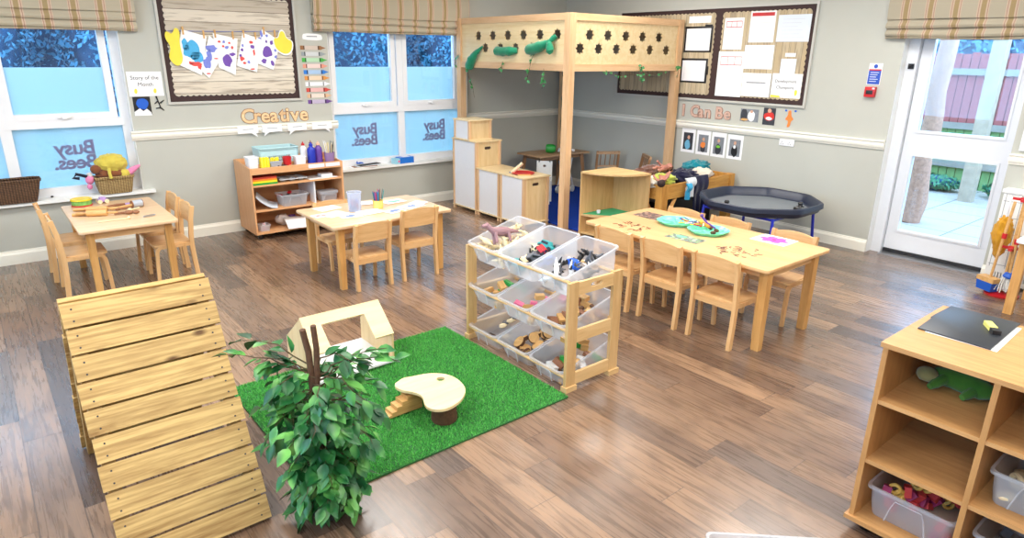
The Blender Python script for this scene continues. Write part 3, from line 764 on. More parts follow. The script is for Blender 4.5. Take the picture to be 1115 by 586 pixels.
for i in range(8): toy_animal(inner('top', 'left', .08 + .1 * i, rnd(-.6, .8), .04 + .01 * i), cream_toy, 'cream toy animal jumbled in the top left tub', 1.2, R3(), 'cream animals in the top left tub')
for i in range(4): toy_animal(inner('top', 'left', rnd(.1, .6), rnd(-.8, .8), .012), grey_toy, 'dark toy animal at the bottom of the top left tub', 1.1, R3(), 'dark animals in the top left tub')
toy_car(inner('top', 'centre', .40, -.25, .085), 0, red_pl, 'red toy car tipped on its side on top of the toy cars tub', (.7, .5, .6), 1.25)
for i, c_ in enumerate((teal_pl, cream_toy, grey_toy, blue_pl, cream_toy, teal_pl, grey_toy)):
    toy_car(inner('top', 'centre', .08 + .12 * i, .8 - .5 * (i % 4), .012 + .018 * (i % 3)), 0, c_, 'toy car in the tub, %s coloured' % ('teal', 'cream', 'grey', 'blue', 'cream', 'teal', 'grey')[i], (rnd(-.5, .5), rnd(-.5, .2), rnd(0, 6)), 1.35, 'toy cars in the top middle tub')
toy_car(inner('top', 'right', .38, -.05, .075), 0, blue_pl, 'bright blue toy car among black and white figures', (.3, -.2, 1.2), 1.2)
for i in range(15):
    toy_animal(inner('top', 'right', .05 + .06 * i, rnd(-.7, .7), .045 + .012 * (i % 4)), (white_pl, grey_toy, black_pl)[i % 3], '%s toy figure jumbled in the top right tub' % ('white', 'grey', 'black')[i % 3], .95, R3(), '%s figures in the top right tub' % ('white', 'grey', 'black')[i % 3])
for (rr, cc, n, mats, nm) in (('middle', 'left', 13, [(toy_wood, 'brown'), (green_pl, 'green'), (grey_toy, 'grey')], 'wooden_block'), ('middle', 'centre', 9, [(toy_wood, 'brown'), (pink_pl, 'pink')], 'wooden_block'), ('middle', 'right', 20, [(toy_wood, 'brown'), (brown_toy, 'dark brown')], 'wooden_block'), ('bottom', 'right', 20, [(toy_wood, 'brown'), (green_pl, 'green'), (brown_toy, 'dark brown'), (white_pl, 'white')], 'wooden_block')):
    for i in range(n):
        mt_, cn2 = mats[i % len(mats)]
        k = 1.0 if rr == 'bottom' or cc == 'right' else .9
        block((rnd(.045, .08) * k, rnd(.03, .05) * k, rnd(.022, .035) * k), mt_, inner(rr, cc, .05 + .9 * ((i * .37) % 1), -.85 + 1.7 * ((i * .61) % 1), .015 + .014 * (i % 5)), '%s toy block in the %s %s tub' % (cn2, rr, 'middle' if cc == 'centre' else cc), 'toy block', '%s blocks in the %s %s tub' % (cn2, rr, cc), nm)
for i in range(9):
    b = MB(); b.ball((0, 0, 0), (rnd(.02, .034), rnd(.018, .026), .014), 10, wob=.3, seed=i)
    single('pebble', b, grey_toy if i % 2 else cream_toy, '%s pebble in the bottom left tub' % ('dark' if i % 2 else 'cream'), 'pebble', '%s pebbles in the bottom left tub' % ('dark' if i % 2 else 'cream'), inner('bottom', 'left', .08 + .1 * i, rnd(-.7, .7), .03))
for i in range(22):
    log_slice(rnd(.03, .043), rnd(.016, .035), toy_wood, inner('bottom', 'centre', .06 + .88 * ((i * .43) % 1), -.8 + 1.6 * ((i * .31) % 1), .022 + .016 * (i % 4)), 'cut log slice with bark in the bottom middle tub', 'log slices in the bottom middle tub', (rnd(-.9, .9), rnd(-.9, .9), rnd(0, 3)))
for i in range(5):
    log_slice(.013, .05, toy_wood, inner('middle', 'right', .2 + .15 * i, rnd(-.7, .7), .05), 'small wooden peg figure in the middle right tub', 'wooden pegs in the middle right tub', (1.4, rnd(-.4, .4), rnd(0, 3)))

# ================================================================== FRONT RIGHT SHELVING
SX0, SX1, SY1, SZ = -4.045, -3.465, -5.968, .80
t = thing('cube_shelving', 'wooden open shelving unit in the lower right corner with a folder on top', 'shelving', (SX0, SY1, 0))
YE = -1.03
def lb(mb_, x0, y0, z0, x1, y1, z1, bev=.003): mb_.box((x0, y0, z0), (x1, y1, z1), bev); return mb_
D_ = SX1 - SX0
obj('top_panel', lb(MB(), -.006, YE, .782, D_, .008, .80), shelf_y, t)
obj('base_panel', lb(MB(), -.012, YE, .052, D_, .012, .070), shelf_y, t)
for i, Y in enumerate((-.0, -.338, -.676, YE + .018)): obj('side_panel' if i in (0, 3) else 'divider', lb(MB(), 0, Y - .018, .070, D_, Y, .782), shelf_z, t)
for i, (a, b) in enumerate(((-.018, -.338), (-.356, -.676), (-.694, YE + .018))):
    for z in ((.31, .56) if i == 0 else (.31, .56)):
        obj('shelf', lb(MB(), .004, b, z, D_ - .012, a, z + .016), shelf_y, t)
obj('back_panel', lb(MB(), D_ - .01, YE + .01, .07, D_ - .002, -.01, .782), shelf_y, t)
def caster(parent, x, y, r=.024):
    c = thing('x', 'x', 'x'); bpy.data.objects.remove(c)
    b = MB(); b.cone((x, y - .011, r), (x, y + .011, r), r, n=18); w_ = obj('caster', b, black_pl, parent)
    b = MB(); b.box((x - .018, y - .016, r * 1.1), (x + .018, y + .016, 2 * r + .004), .003); obj('caster_fork', b, black_pl, w_)
for x in (.05, D_ - .06):
    for y in (-.05, YE + .06): caster(t, x, y)
# plastic boxes on the shelves
def plastic_box(name, label, lx, ly, hz, loc, mt, rz=0, group=None, lidm=None):
    b = thing(name, label, 'box', loc, rz, group)
    m_ = tub_mesh(lx, ly, hz, lip=.009, tp=.9, r=.022); m_.xf(T(0, 0, hz)); obj('box_body', m_, mt, b)
    h = MB(); z = hz - .02
    h.tube([(-.004, -.07, .015), (-.006, -.055, z * .75), (-.008, -.045, z), (-.008, .045, z), (-.006, .055, z * .75), (-.004, .07, .015)], .003, 6); obj('handle_moulding', h, mt, b)
    if lidm:
        l = MB(); l.plate(rrect(-.01, -ly / 2 - .01, lx + .01, ly / 2 + .01, .02), hz, hz + .012, bev=.004); obj('lid', l, lidm, b)
    return b
plastic_box('plastic_box', 'clear plastic box of red and yellow toys on the bottom shelf, lower right', .36, .285, .135, (SX0 + .045, -6.148, .0705), tub)
plastic_box('plastic_box', 'clear plastic box holding wooden rings on the middle shelf at the right edge', .34, .27, .13, (SX0 + .06, -6.487, .3265), tub2)
plastic_box('plastic_box', 'clear plastic box of dark toys on the bottom shelf at the right edge', .34, .27, .13, (SX0 + .06, -6.487, .0705), tub2)
redt = plain('dusty_red_toy', (206, 66, 66), .5, .1); mustard = plain('mustard_toy', (214, 172, 80), .5, .1); purp = plain('magenta_toy', (150, 40, 90), .45)
def ring_mesh(R_, r_):
    b = MB(); b.tube([(R_ * cos(a * pi / 8), R_ * sin(a * pi / 8), 0) for a in range(16)], r_, 8, closed=True); return b
for i in range(26):
    x = SX0 + .085 + .27 * ((i * .618) % 1); y = -6.148 + .11 * (-1 + 2 * ((i * .382 + .1) % 1)); z = .096 + .022 * (i // 6)
    if i % 4 == 3 or i > 21:
        single('toy_ring', ring_mesh(.018, .007), mustard, 'mustard toy ring in the box of red toys', 'toy ring', 'mustard rings in the red toy box', (x, y, z + .01), R3())
    else: block((.045, .03, .025), redt if i % 3 else purp, (x, y, z), '%s toy brick in the box of red toys' % ('red' if i % 3 else 'magenta'), 'toy brick', '%s bricks in the red toy box' % ('red' if i % 3 else 'magenta'), 'toy_brick', R3())
for i in range(9):
    single('toy_ring', ring_mesh(.022, .010), cream_toy, 'pale wooden ring in the box on the middle shelf', 'toy ring', 'wooden rings in the middle shelf box', (SX0 + .10 + .1 * (i % 3), -6.40 - .09 * (i // 3), .362 + .012 * (i % 2)), (pi / 2 if i % 2 else .3, .2, rnd(0, 3)))
for i in range(8):
    block((.05, .035, .03), brown_toy if i % 2 else grey_toy, (SX0 + .10 + .1 * (i % 3), -6.40 - .09 * (i // 3), .10), '%s block in the dark toy box at the right edge' % ('brown' if i % 2 else 'grey'), 'toy block', '%s blocks in the dark toy box' % ('brown' if i % 2 else 'grey'), 'toy_block', R3())
# green soft toy in the top compartment
gfur = cloth('green_plush', (86, 138, 52), (48, 92, 30)); tfur = cloth('tan_plush', (176, 168, 112), (130, 120, 74))
s_ = thing('soft_toy', 'limp green plush dragon toy lying in the top compartment', 'soft toy', (-3.74, -6.148, .577), pi / 2); s_.scale = (.82, .82, .82)
b = MB(); b.tube([(-.15, 0, .045), (-.09, .01, .05), (-.03, 0, .052), (.04, -.01, .05), (.10, 0, .045), (.15, .02, .04)], .05, 14, rs=[.018, .046, .05, .046, .04, .012])
for sx in (-.07, .06):
    b.tube([(sx, .02, .05), (sx + .02, .07, .03), (sx + .03, .10, .022)], .02, 10, rs=[.026, .022, .014])
obj('body', b, gfur, s_)
b = MB(); b.ball((.125, .045, .055), (.045, .042, .036), 14, wob=.1); obj('head', b, tfur, s_)
# folder, paper, highlighter on top
fo = thing('document_folder', 'black plastic document folder lying on the shelving top', 'folder', (-3.645, -6.105, .8005), 0)
b = MB(); b.plate([(.182, .118), (.188, -.115), (-.178, -.122), (-.175, .112), (-.02, .118), (-.015, .124), (.03, .124)], 0.001, .006, bev=.001); obj('cover', b, plain('charcoal_folder', (44, 48, 54), .35, .08, 8), fo)
b = MB(); b.plate(rrect(-.18, -.135, .14, .09, .003, 1), .0, .001, M=RZ(.03)); obj('paper_sheet', b, paper, fo)
hl = thing('marker_pen', 'stubby yellow marker with a black cap lying on the black folder', 'pen', (-3.622, -6.172, .8145), radians(-148))
b = MB(); b.box((-.052, -.013, -.008), (.02, .013, .008), .004); obj('barrel', b, plain('pale_yellow', (232, 224, 120), .4), hl)
b = MB(); b.box((.018, -.0135, -.008), (.052, .0135, .008), .004); obj('cap', b, black_pl, hl)
# tub at the bottom edge of the picture
plastic_box('storage_tub', 'empty white translucent plastic tub on the floor at the bottom edge', .30, .42, .2, (-4.565, -5.92, 0), tub2, radians(-133))
# ================================================================== GRASS MAT AND THE THINGS ON IT
GX0, GX1, GY0, GY1 = -5.60, -4.20, -4.555, -3.36
t = thing('grass_mat', 'bright green artificial grass mat beside the climbing ramp', 'mat', ((GX0 + GX1) / 2, (GY0 + GY1) / 2, 0))
b = MB(); b.box((-.70, -.5975, .0005), (.70, .5975, .008)); obj('backing', b, plain('turf_backing', (34, 92, 40), .9, .2, 60), t)
import numpy as np
rs = np.random.RandomState(5); NB = 80000
px_ = rs.uniform(-.699, .699, NB); py_ = rs.uniform(-.597, .597, NB); a_ = rs.uniform(0, 6.283, NB); h_ = rs.uniform(.008, .017, NB); w_ = rs.uniform(.0012, .0022, NB)
lx_ = rs.normal(0, .005, NB); ly_ = rs.normal(0, .005, NB)
V = np.empty((NB, 3, 3)); ca, sa = np.cos(a_), np.sin(a_)
V[:, 0] = np.stack([px_ - ca * w_, py_ - sa * w_, np.full(NB, .007)], 1); V[:, 1] = np.stack([px_ + ca * w_, py_ + sa * w_, np.full(NB, .007)], 1); V[:, 2] = np.stack([px_ + lx_, py_ + ly_, .007 + h_], 1)
me = bpy.data.meshes.new('pile'); me.from_pydata(V.reshape(-1, 3).tolist(), [], [(3 * i, 3 * i + 1, 3 * i + 2) for i in range(NB)])
gm = NT('artificial_grass'); gi = gm.n('TexWhiteNoise', {'Vector': gm.n('VectorMath', {0: gm.coord((180, 180, 0))}, operation='FLOOR').outputs[0]}, noise_dimensions='3D').outputs[0]
gn = gm.n('TexNoise', {'Vector': gm.coord(), 'Scale': 9.0, 'Detail': 3.0}).outputs[0]
gm.pri(color=gm.mix(gn, gm.mix(gi, lin((46, 148, 56)), lin((114, 208, 98))), gm.mix(gi, lin((60, 166, 68)), lin((132, 224, 114)))), rough=.55, spec=.3)
obj('pile', me, gm.m, t, kind='stuff')

leafm = NT('plant_leaf'); ln = leafm.n('TexNoise', {'Vector': leafm.coord(), 'Scale': 9.0, 'Detail': 2.0}).outputs[0]
leafm.pri(color=leafm.ramp(ln, [(.3, lin((16, 66, 36))), (.5, lin((36, 106, 50))), (.68, lin((110, 176, 84)))]), rough=.38, spec=.5)
twig = plain('twig', (84, 66, 42), .8, .3)
def leaf(B, p, d, up, L_, W_):
    """a pointed, slightly folded leaf"""
    d = d.normalized(); s = d.cross(up)
    if s.length < .01: s = d.cross(Vector((1, 0, 0)))
    s.normalize(); n = s.cross(d).normalized()
    prof = [(0, 0), (.18, .34), (.42, .5), (.68, .36), (.88, .14), (1, 0)]
    mid = [B.bm.verts.new(p + d * L_ * u - n * (.10 * L_ * u * u)) for u, w in prof]
    for sg in (-1, 1):
        ed = [mid[0]] + [B.bm.verts.new(p + d * L_ * u + s * sg * w * W_ + n * (w * W_ * .3) - n * (.10 * L_ * u * u)) for u, w in prof[1:-1]] + [mid[-1]]
        for i in range(len(prof) - 1):
            vs = [mid[i], mid[i + 1], ed[i + 1], ed[i]]; vv = []
            for q in vs:
                if q not in vv: vv.append(q)
            if len(vv) >= 3: B.bm.faces.new(vv)
random.seed(21)
pl = thing('leafy_plant', 'artificial leafy green plant on two bark-covered sticks at the mat edge', 'plant', (-5.60, -4.63, 0))
b = MB(); b.lathe([(0, 0), (.055, 0), (.06, .01), (.068, .07), (.072, .072), (.072, .08), (.064, .08), (.06, .065), (0, .06)], 20); obj('pot', b, plain('plant_pot', (60, 62, 66), .6), pl)
for p0, p1, r0 in (((.01, .0, .05), (-.025, .01, .80), .013), ((-.02, .01, .05), (.01, -.005, .812), .012)):
    b = MB(); pts = [Vector(p0).lerp(Vector(p1), i / 8) + Vector((.006 * sin(i * 2.1), .006 * cos(i * 1.7), 0)) for i in range(9)]
    b.tube(pts, r0, 10, rs=[r0 * (1.15 - .03 * i) for i in range(9)]); obj('stick', b, bark, pl)
lf, tw = MB(), MB()
# view-independent spray of drooping twigs, widest two thirds of the way up
camr = Vector((RT.x, RT.y, 0)).normalized()
def spray(base, tip, sag, nl, sz=1.0):
    base, tip = Vector(base), Vector(tip); pts = []
    for i in range(9):
        u = i / 8; pts.append(base.lerp(tip, u) + Vector((0, 0, sag * 4 * u * (1 - u))) + Vector((.008 * sin(i * 2 + base.x * 50), .008 * cos(i * 3), 0)))
    tw.tube(pts, .002, 5, rs=[.0035 - .0003 * i for i in range(9)])
    for k in range(nl):
        u = .25 + .75 * (k + rnd(0, .8)) / nl; i = min(7, int(u * 8)); q = pts[i].lerp(pts[i + 1], u * 8 - i)
        d = (pts[min(8, i + 1)] - pts[i]).normalized() + Vector((rnd(-1, 1), rnd(-1, 1), rnd(-.95, .55)))
        leaf(lf, q + d.normalized() * .008, d, Vector((rnd(-.4, .4), rnd(-.4, .4), 1)), sz * rnd(.055, .088), sz * rnd(.036, .052))
for i in range(56):
    z0 = rnd(.16, .63); a = rnd(0, 2 * pi); R_ = (.10 + .13 * (1 - abs(z0 - .50) / .40)) * rnd(.7, 1.15)
    spray((rnd(-.02, .02), rnd(-.02, .02), z0), (R_ * cos(a), R_ * sin(a), max(.06, z0 - rnd(-.03, .14))), rnd(.02, .07), 9)
for i in range(30):
    z0 = rnd(.10, .40); a = rnd(0, 2 * pi); R_ = rnd(.08, .16)
    spray((rnd(-.02, .02), rnd(-.02, .02), z0), (R_ * cos(a), R_ * sin(a), max(.025, z0 - rnd(.1, .22))), .04, 7)
for (dx, dz, z0, sg) in ((-.32, .71, .60, .03), (-.30, .74, .62, .05), (-.21, .66, .60, .05), (.29, .68, .58, .05), (.26, .73, .60, .03), (-.20, .42, .45, .04), (-.13, .66, .60, .02), (.20, .56, .5, .05), (.15, .62, .55, .05)):
    v = camr * dx; spray((0, 0, z0), (v.x + rnd(-.03, .03), v.y + rnd(-.03, .03), dz), sg, 8, 1.02)
obj('foliage', lf, leafm.m, pl, kind='stuff'); obj('twigs', tw, twig, pl)
random.seed(31)

# wooden play frame behind the plant: a lean-to front with an opening, two side panels, white base
hb = thing('play_house_frame', 'open wooden play house frame with a sloping front panel and white base', 'toy house', (-4.99, -3.45, .0))
M_ = Matrix.Identity(4)
X0, X1 = -.24, .24; yt, zt_, yb, zb_ = -.02, .335, -.20, .18
sl = Vector((0, yb - yt, zb_ - zt_)).normalized(); nr = Vector((0, -sl.z, sl.y)) * -1
nr = Vector((0, -abs(sl.z), abs(sl.y)))
MM = Matrix.Identity(4)
for i, v in enumerate((Vector((1, 0, 0)), -sl, nr)):
    for j in range(3): MM[j][i] = v[j]
MM.translation = Vector((0, yb, zb_))
Lp = math.hypot(yb - yt, zb_ - zt_)
b = MB(); b.plate([(X0, 0), (X0 + .10, 0), (X0 + .10, Lp - .07), (X1 - .12, Lp - .07), (X1 - .12, 0), (X1, 0), (X1, Lp), (X0, Lp)], 0, .014, M=MM); obj('front_panel', b, birch_x, hb)
for X in (X0, X1 - .012):
    b = MB(); b.plate([(yb, .018), (.20, .018), (.20, .16), (yt, zt_ - .004), (yb, zb_ - .004)], X, X + .012, M=Matrix(((0, 0, 1, 0), (1, 0, 0, 0), (0, 1, 0, 0), (0, 0, 0, 1)))); obj('side_panel', b, birch_z, hb)
b = MB(); b.box((X0 + .005, yb + .0, .006), (X1 - .005, .20, .018), .003); obj('base_board', b, white_pl, hb)
hb.location.z = .022; hb.location.x = -4.985
# pebble-shaped table on a log, small stair beside it
pt = thing('tree_slice_table', 'kidney-shaped pale wooden play table top resting on a bark-covered log', 'toy table', (-4.84, -4.26, 0), 0)
zz = .125
outl = [(-.115, .195), (-.075, .215), (-.02, .198), (.035, .185), (.08, .165), (.125, .12), (.145, .06), (.14, -.02), (.115, -.09), (.06, -.145), (-.005, -.178), (-.07, -.188), (-.115, -.165), (-.135, -.12), (-.125, -.075), (-.10, -.03), (-.095, .015), (-.115, .06), (-.145, .10), (-.155, .15), (-.14, .185)]
def smooth_loop(p, n=2):
    for _ in range(n):
        q = []
        for i in range(len(p)):
            a, c = p[i], p[(i + 1) % len(p)]
            q += [(a[0] * .75 + c[0] * .25, a[1] * .75 + c[1] * .25), (a[0] * .25 + c[0] * .75, a[1] * .25 + c[1] * .75)]
        p = q
    return p
b = MB(); b.plate(smooth_loop(outl), zz, zz + .014, [[(.075 + .022 * cos(-a * pi / 8), .085 + .022 * sin(-a * pi / 8)) for a in range(16)]]); obj('tabletop', b, birch_x, pt)
b = MB(); b.ball((.0, -.03, 0.07), (.068, .06, .12), 18, wob=.12, fr=3); 
b = MB(); b.lathe([(0, .018), (.062, .018), (.066, .03), (.062, .08), (.064, .12), (.06, .1245), (0, .1245)], 18, c=(-.02, -.09, 0)); obj('log', b, bark, pt)
b = MB(); b.lathe([(0, .018), (.035, .018), (.035, .1245), (0, .1245)], 14, c=(.07, .02, 0)); obj('log', b, brown_toy, pt)
b = MB(); b.plate([(-.26, .018), (-.06, .018), (-.06, .122), (-.115, .122), (-.115, .104), (-.145, .104), (-.145, .084), (-.175, .084), (-.175, .064), (-.205, .064), (-.205, .044), (-.235, .044), (-.235, .03), (-.26, .03)], -.035, .035, M=T(0, .12, 0) @ MA)
st = single('toy_stairs', b, toy_wood, 'small toothed wooden block stair leading up to the kidney-shaped table', 'toy stairs', loc=(-4.825, -4.27, .003), rot=(0, 0, 0), smooth=False)

# ================================================================== ART SHELVING AND WHAT IS ON IT
UX0, UX1, UY0, UY1 = -4.475, -3.545, -.505, -.035
t = thing('art_shelving', 'orange beech shelving trolley full of art materials under the Creative lettering', 'shelving', (UX0, UY0, 0))
UW, UD = UX1 - UX0, UY1 - UY0
def ub(n, a, c, mt=orange_x, lab=None, bev=.002): b = MB(); b.box(a, c, bev); return obj(n, b, mt, t, lab)
for X in (0, UW - .016):
    b = MB(); b.plate([(0, .055), (UD, .055), (UD, .735), (UD - .05, .735), (.03, .70), (0, .70)], X, X + .016, M=Matrix(((0, 0, 1, 0), (1, 0, 0, 0), (0, 1, 0, 0), (0, 0, 0, 1)))); obj('side_panel', b, orange_z, t)
ub('base_panel', (.016, 0, .058), (UW - .016, UD, .076)); ub('shelf', (.016, .004, .278), (UW - .016, UD - .02, .294)); ub('shelf', (.016, .004, .52), (UW - .016, UD - .02, .536))
ub('front_apron', (.016, 0, .64), (UW - .016, .016, .70)); ub('top_tray', (.016, .016, .668), (UW - .016, UD - .02, .68)); ub('tray_divider', (.016, .20, .68), (UW - .016, .212, .705)); ub('tray_divider', (.40, .016, .68), (.412, .20, .70), orange_z)
ub('back_panel', (.016, UD - .012, .076), (UW - .016, UD, .735), orange_x)
ub('shelf_divider', (.62, .03, .294), (.634, UD - .02, .52), white_pl, 'white upright divider')
for x in (.05, UW - .05):
    for y in (.05, UD - .05): caster(t, x, y, .023)
ub('label_strip', (.57, -.0015, .655), (.735, 0, .69), paper_b, 'pale blue white label strip', 0); ub('label_strip', (.75, -.0015, .655), (.90, 0, .69), paper_b, 'pale blue white label strip', 0)
TZ = .681
def W(x, y, z=0): return (UX0 + x, UY0 + y, z)
def cup(label, r, h, loc, mt, name='cup', cat='cup', group=None, flare=1.15):
    b = MB(); b.lathe([(0, .002), (r * .95, 0), (r * flare, h), (r * flare - .003, h), (r * .9, .005), (0, .006)], 18); return single(name, b, mt, label, cat, group, loc)
def sq_pot(label, sx, sy, h, loc, mt, name='pot', cat='pot', rz=0):
    m_ = tub_mesh(sx, sy, h, lip=.004, tp=.86, r=.012); m_.xf(T(-sx / 2, 0, h)); return single(name, m_, mt, label, cat, None, loc, (0, 0, rz))
sq_pot('white rectangular plastic pot at the left end of the shelving top', 0.1, .12, .115, W(.068, .13, TZ), white_pl)
for i in range(6):
    b = MB(); b.lathe([(0, 0), (.015, 0), (.015, .07), (.012, .078), (.011, .10), (.007, .105), (0, .105)], 12)
    single('glue_stick', b, yellow_pl, 'yellow glue stick standing in the row at the shelving top left', 'glue stick', 'yellow glue sticks on the art shelving', W(.145 + .027 * (i % 3), .06 + .045 * (i // 3), TZ))
greypot = plain('grey_pot', (170, 176, 184), .5)
sq_pot('grey tapered pot holding yellow glue sticks on the art shelving', .12, .09, .065, W(.275, .10, TZ), greypot)
for i in range(4):
    b = MB(); b.lathe([(0, 0), (.013, 0), (.013, .075), (.009, .09), (0, .092)], 12)
    single('glue_stick', b, yellow_pl, 'yellow glue stick poking out of the grey pot', 'glue stick', 'yellow glue sticks in the grey pot', W(.245 + .022 * i, .10 + .012 * (i % 2), TZ + .004))
# slotted basket
bk = thing('plastic_basket', 'pale turquoise slotted plastic basket on the back of the art shelving', 'basket', W(.375, .33, TZ))
lb_, wb_, hb_ = .38, .20, .165; tq = plain('turquoise_basket', (182, 216, 220), .45)
def slot(cx_, cz_): return [(cx_ - .006, cz_ - .014), (cx_ - .006, cz_ + .014), (cx_ + .006, cz_ + .014), (cx_ + .006, cz_ - .014)]
for sgn in (-1, 1):
    b = MB(); hs_ = [slot(-.10 + .02 * i, .04 + .036 * j) for i in range(11) for j in range(2)]
    b.plate([(-lb_ / 2 * .92, 0), (lb_ / 2 * .92, 0), (lb_ / 2, hb_), (-lb_ / 2, hb_)], -.0015, .0015, hs_, M=T(0, sgn * wb_ / 2, 0) @ RX(pi / 2 + sgn * .06)); obj('side_wall', b, tq, bk)
    b = MB(); b.plate([(-wb_ / 2, 0), (wb_ / 2, 0), (wb_ / 2, hb_), (-wb_ / 2, hb_)], -.0015, .0015, [slot(-.05 + .025 * i, .07) for i in range(5)], M=T(sgn * lb_ / 2 * .96, 0, 0) @ RZ(pi / 2) @ RX(pi / 2 - .08 * -sgn)); obj('side_wall', b, tq, bk)
b = MB(); b.plate(rrect(-lb_ / 2 * .92, -wb_ / 2, lb_ / 2 * .92, wb_ / 2, .02), 0, .004); obj('bottom', b, tq, bk)
b = MB(); lp = rrect(-lb_ / 2 - .006, -wb_ / 2 - .012, lb_ / 2 + .006, wb_ / 2 + .012, .02); b.tube([(p[0], p[1], hb_) for p in lp], .006, 6, closed=True); obj('rim', b, tq, bk)
for i in range(3):
    b = MB(); b.box((-.06, -.035, -.012), (.06, .035, .012), .008)
    single('craft_pack', b, [paper, cloth('beige_pack', (206, 190, 150)), red_pl][i], '%s craft packet inside the turquoise basket' % ('white', 'beige', 'red')[i], 'packet', None, W(.30 + .08 * i, .33, TZ + .10), (.3, .4 * (i - 1), .2 * i))
cup('small red cup in front of the turquoise basket', .038, .095, W(.395, .09, TZ), red_pl)
b = MB(); b.tube([(-.04, 0, .012), (-.01, .02, .014), (.03, .0, .012), (.045, -.02, .01)], .01, 8); single('scissors_grip', b, black_pl, 'black handled tool lying beside the red cup', 'tool', loc=W(.33, .06, TZ))
sq_pot('plain white square pot between the red cup and blue bottle', .11, .09, .09, W(.525, .10, TZ), white_pl)
def bottle(label, mt, capm, loc, r=.028, h=.17, group=None, name='paint_bottle'):
    t_ = thing(name, label, 'bottle', loc, 0, group)
    b = MB(); b.lathe([(0, 0), (r, 0), (r * 1.02, .01), (r, h * .62), (r * .9, h * .7), (r * .42, h * .80), (r * .42, h * .84)], 18); obj('bottle_body', b, mt, t_)
    b = MB(); b.lathe([(r * .5, h * .82), (r * .5, h * .9), (r * .2, h * .93), (r * .12, h), (0, h)], 14); obj('cap', b, capm, t_); return t_
dblue = plain('blue_bottle', (30, 50, 170), .35)
bottle('deep blue squeezy paint bottle on the art shelving', dblue, dblue, W(.655, .11, TZ), .04, .215)
bottle('purple squeezy paint bottle right of the blue one', purple_pl, plain('peach_cap', (232, 180, 150), .5), W(.738, .13, TZ), .038, .215)
bottle('white and red bottle behind the deep blue paint bottle', white_pl, red_pl, W(.63, .25, TZ), .034, .205)
bottle('brown topped pale bottle behind the purple paint bottle', cream_toy, brown_toy, W(.72, .27, TZ), .032, .21)
pc = thing('pencil_pot', 'purple tinted clear pot packed with pencils and brushes on the art shelving', 'pot', W(.84, .10, TZ))
b = MB(); b.lathe([(0, .002), (.045, 0), (.055, .10), (.052, .10), (.042, .005), (0, .006)], 20); obj('pot_body', b, clear('purple_clear', (186, 156, 206), .7), pc)
def pencil(loc, rot, mt, L_, label, group, name='pencil'):
    b = MB(); b.cone((0, 0, 0), (0, 0, L_), .004, n=6); b.cone((0, 0, L_), (0, 0, L_ + .014), .004, .0008, 6); return single(name, b, mt, label, 'pencil', group, loc, rot)
pm = [black_pl, yellow_pl, cream_toy, grey_toy, white_pl]
for i in range(14):
    a = i * 2.4; r = .008 + .026 * (i % 4) / 3
    pencil(W(.84 + r * cos(a), .10 + r * sin(a), TZ + .007), (.16 * sin(a) * -1, .16 * cos(a), 0), pm[i % 5], .165 + .01 * (i % 5), '%s pencil standing in the purple tinted pot' % ('black', 'yellow', 'cream', 'grey', 'white')[i % 5], '%s pencils in the purple tinted pot' % ('black', 'yellow', 'cream', 'grey', 'white')[i % 5])
# first shelf
for i, (c_, nm) in enumerate(((green_pl, 'green'), (yellow_pl, 'yellow'), (orange_pl, 'orange'), (plain('red_card', (206, 70, 50), .7), 'red'))):
    b = MB(); b.box((0, 0, 0), (.235, .30, .017), .001); single('card_stack', b, c_, 'stack of %s card on the upper shelf of the art trolley' % nm, 'card', None, W(.022, .02 + .004 * i, .5365 + .0175 * i))
tray_g = thing('paint_palette', 'grey plastic palette tray with wells on the upper shelf', 'palette', W(.285, .03, .5365))
b = MB(); ws_ = [[(.05 + .09 * i + .03 * cos(-a * pi / 6), .06 + .09 * j + .03 * sin(-a * pi / 6)) for a in range(12)] for i in range(3) for j in range(2)]
b.plate(rrect(0, 0, .28, .21, .015), .022, .028, ws_); obj('palette_top', b, plain('pale_grey_tray', (206, 210, 214), .4), tray_g)
for i in range(3):
    for j in range(2): b = MB(); b.lathe([(.03, .026), (.026, .004), (0, .002)], 14, c=(.05 + .09 * i, .06 + .09 * j, 0)); obj('well', b, greypot, tray_g)
b = MB(); b.box((0, 0, 0), (.30, .22, .004)); single('paper_stack', b, paper, 'white paper sheets on the upper shelf right of the palette', 'paper', loc=W(.58, .01, .5365), rot=(0, 0, .05))
b = MB(); b.box((0, 0, 0), (.12, .09, .03), .002); single('card_box', b, paper, 'small white box on the upper shelf at the right', 'box', loc=W(.72, .06, .543))
# second shelf
b = MB(); b.grid(lambda u, v: Vector((.20 * u + .10 * v, -.02 + .27 * v, .004 + .16 * (1 - u) ** 2 * .8)), 8, 6); b.grid(lambda u, v: Vector((.20 * u + .10 * v, -.02 + .27 * v, .001 + .16 * (1 - u) ** 2 * .8)), 8, 6); single('paper_roll', b, paper_b, 'curled sheets of tracing paper at the left of the lower shelf', 'paper', loc=W(.03, .03, .2945))
bx = plastic_box('plastic_box', 'clear plastic box crammed with craft bits on the art trolley shelf', .20, .26, .115, W(.43, .03, .2945), tub2, pi / 2)
bx.location = W(.42, .02, .2945)
for i in range(9):
    b = MB(); b.ball((0, 0, 0), (rnd(.02, .035), rnd(.018, .03), rnd(.012, .02)), 10, wob=.35, seed=i)
    single('craft_scrap', b, [black_pl, grey_toy, red_pl][i % 3], '%s craft scrap heaped in the clear box on the trolley' % ('black', 'grey', 'red')[i % 3], 'craft scrap', '%s scraps in the trolley box' % ('black', 'grey', 'red')[i % 3], W(.33 + .035 * (i % 5), .10 + .06 * (i % 3), .2945 + .06 + .02 * (i // 4)))
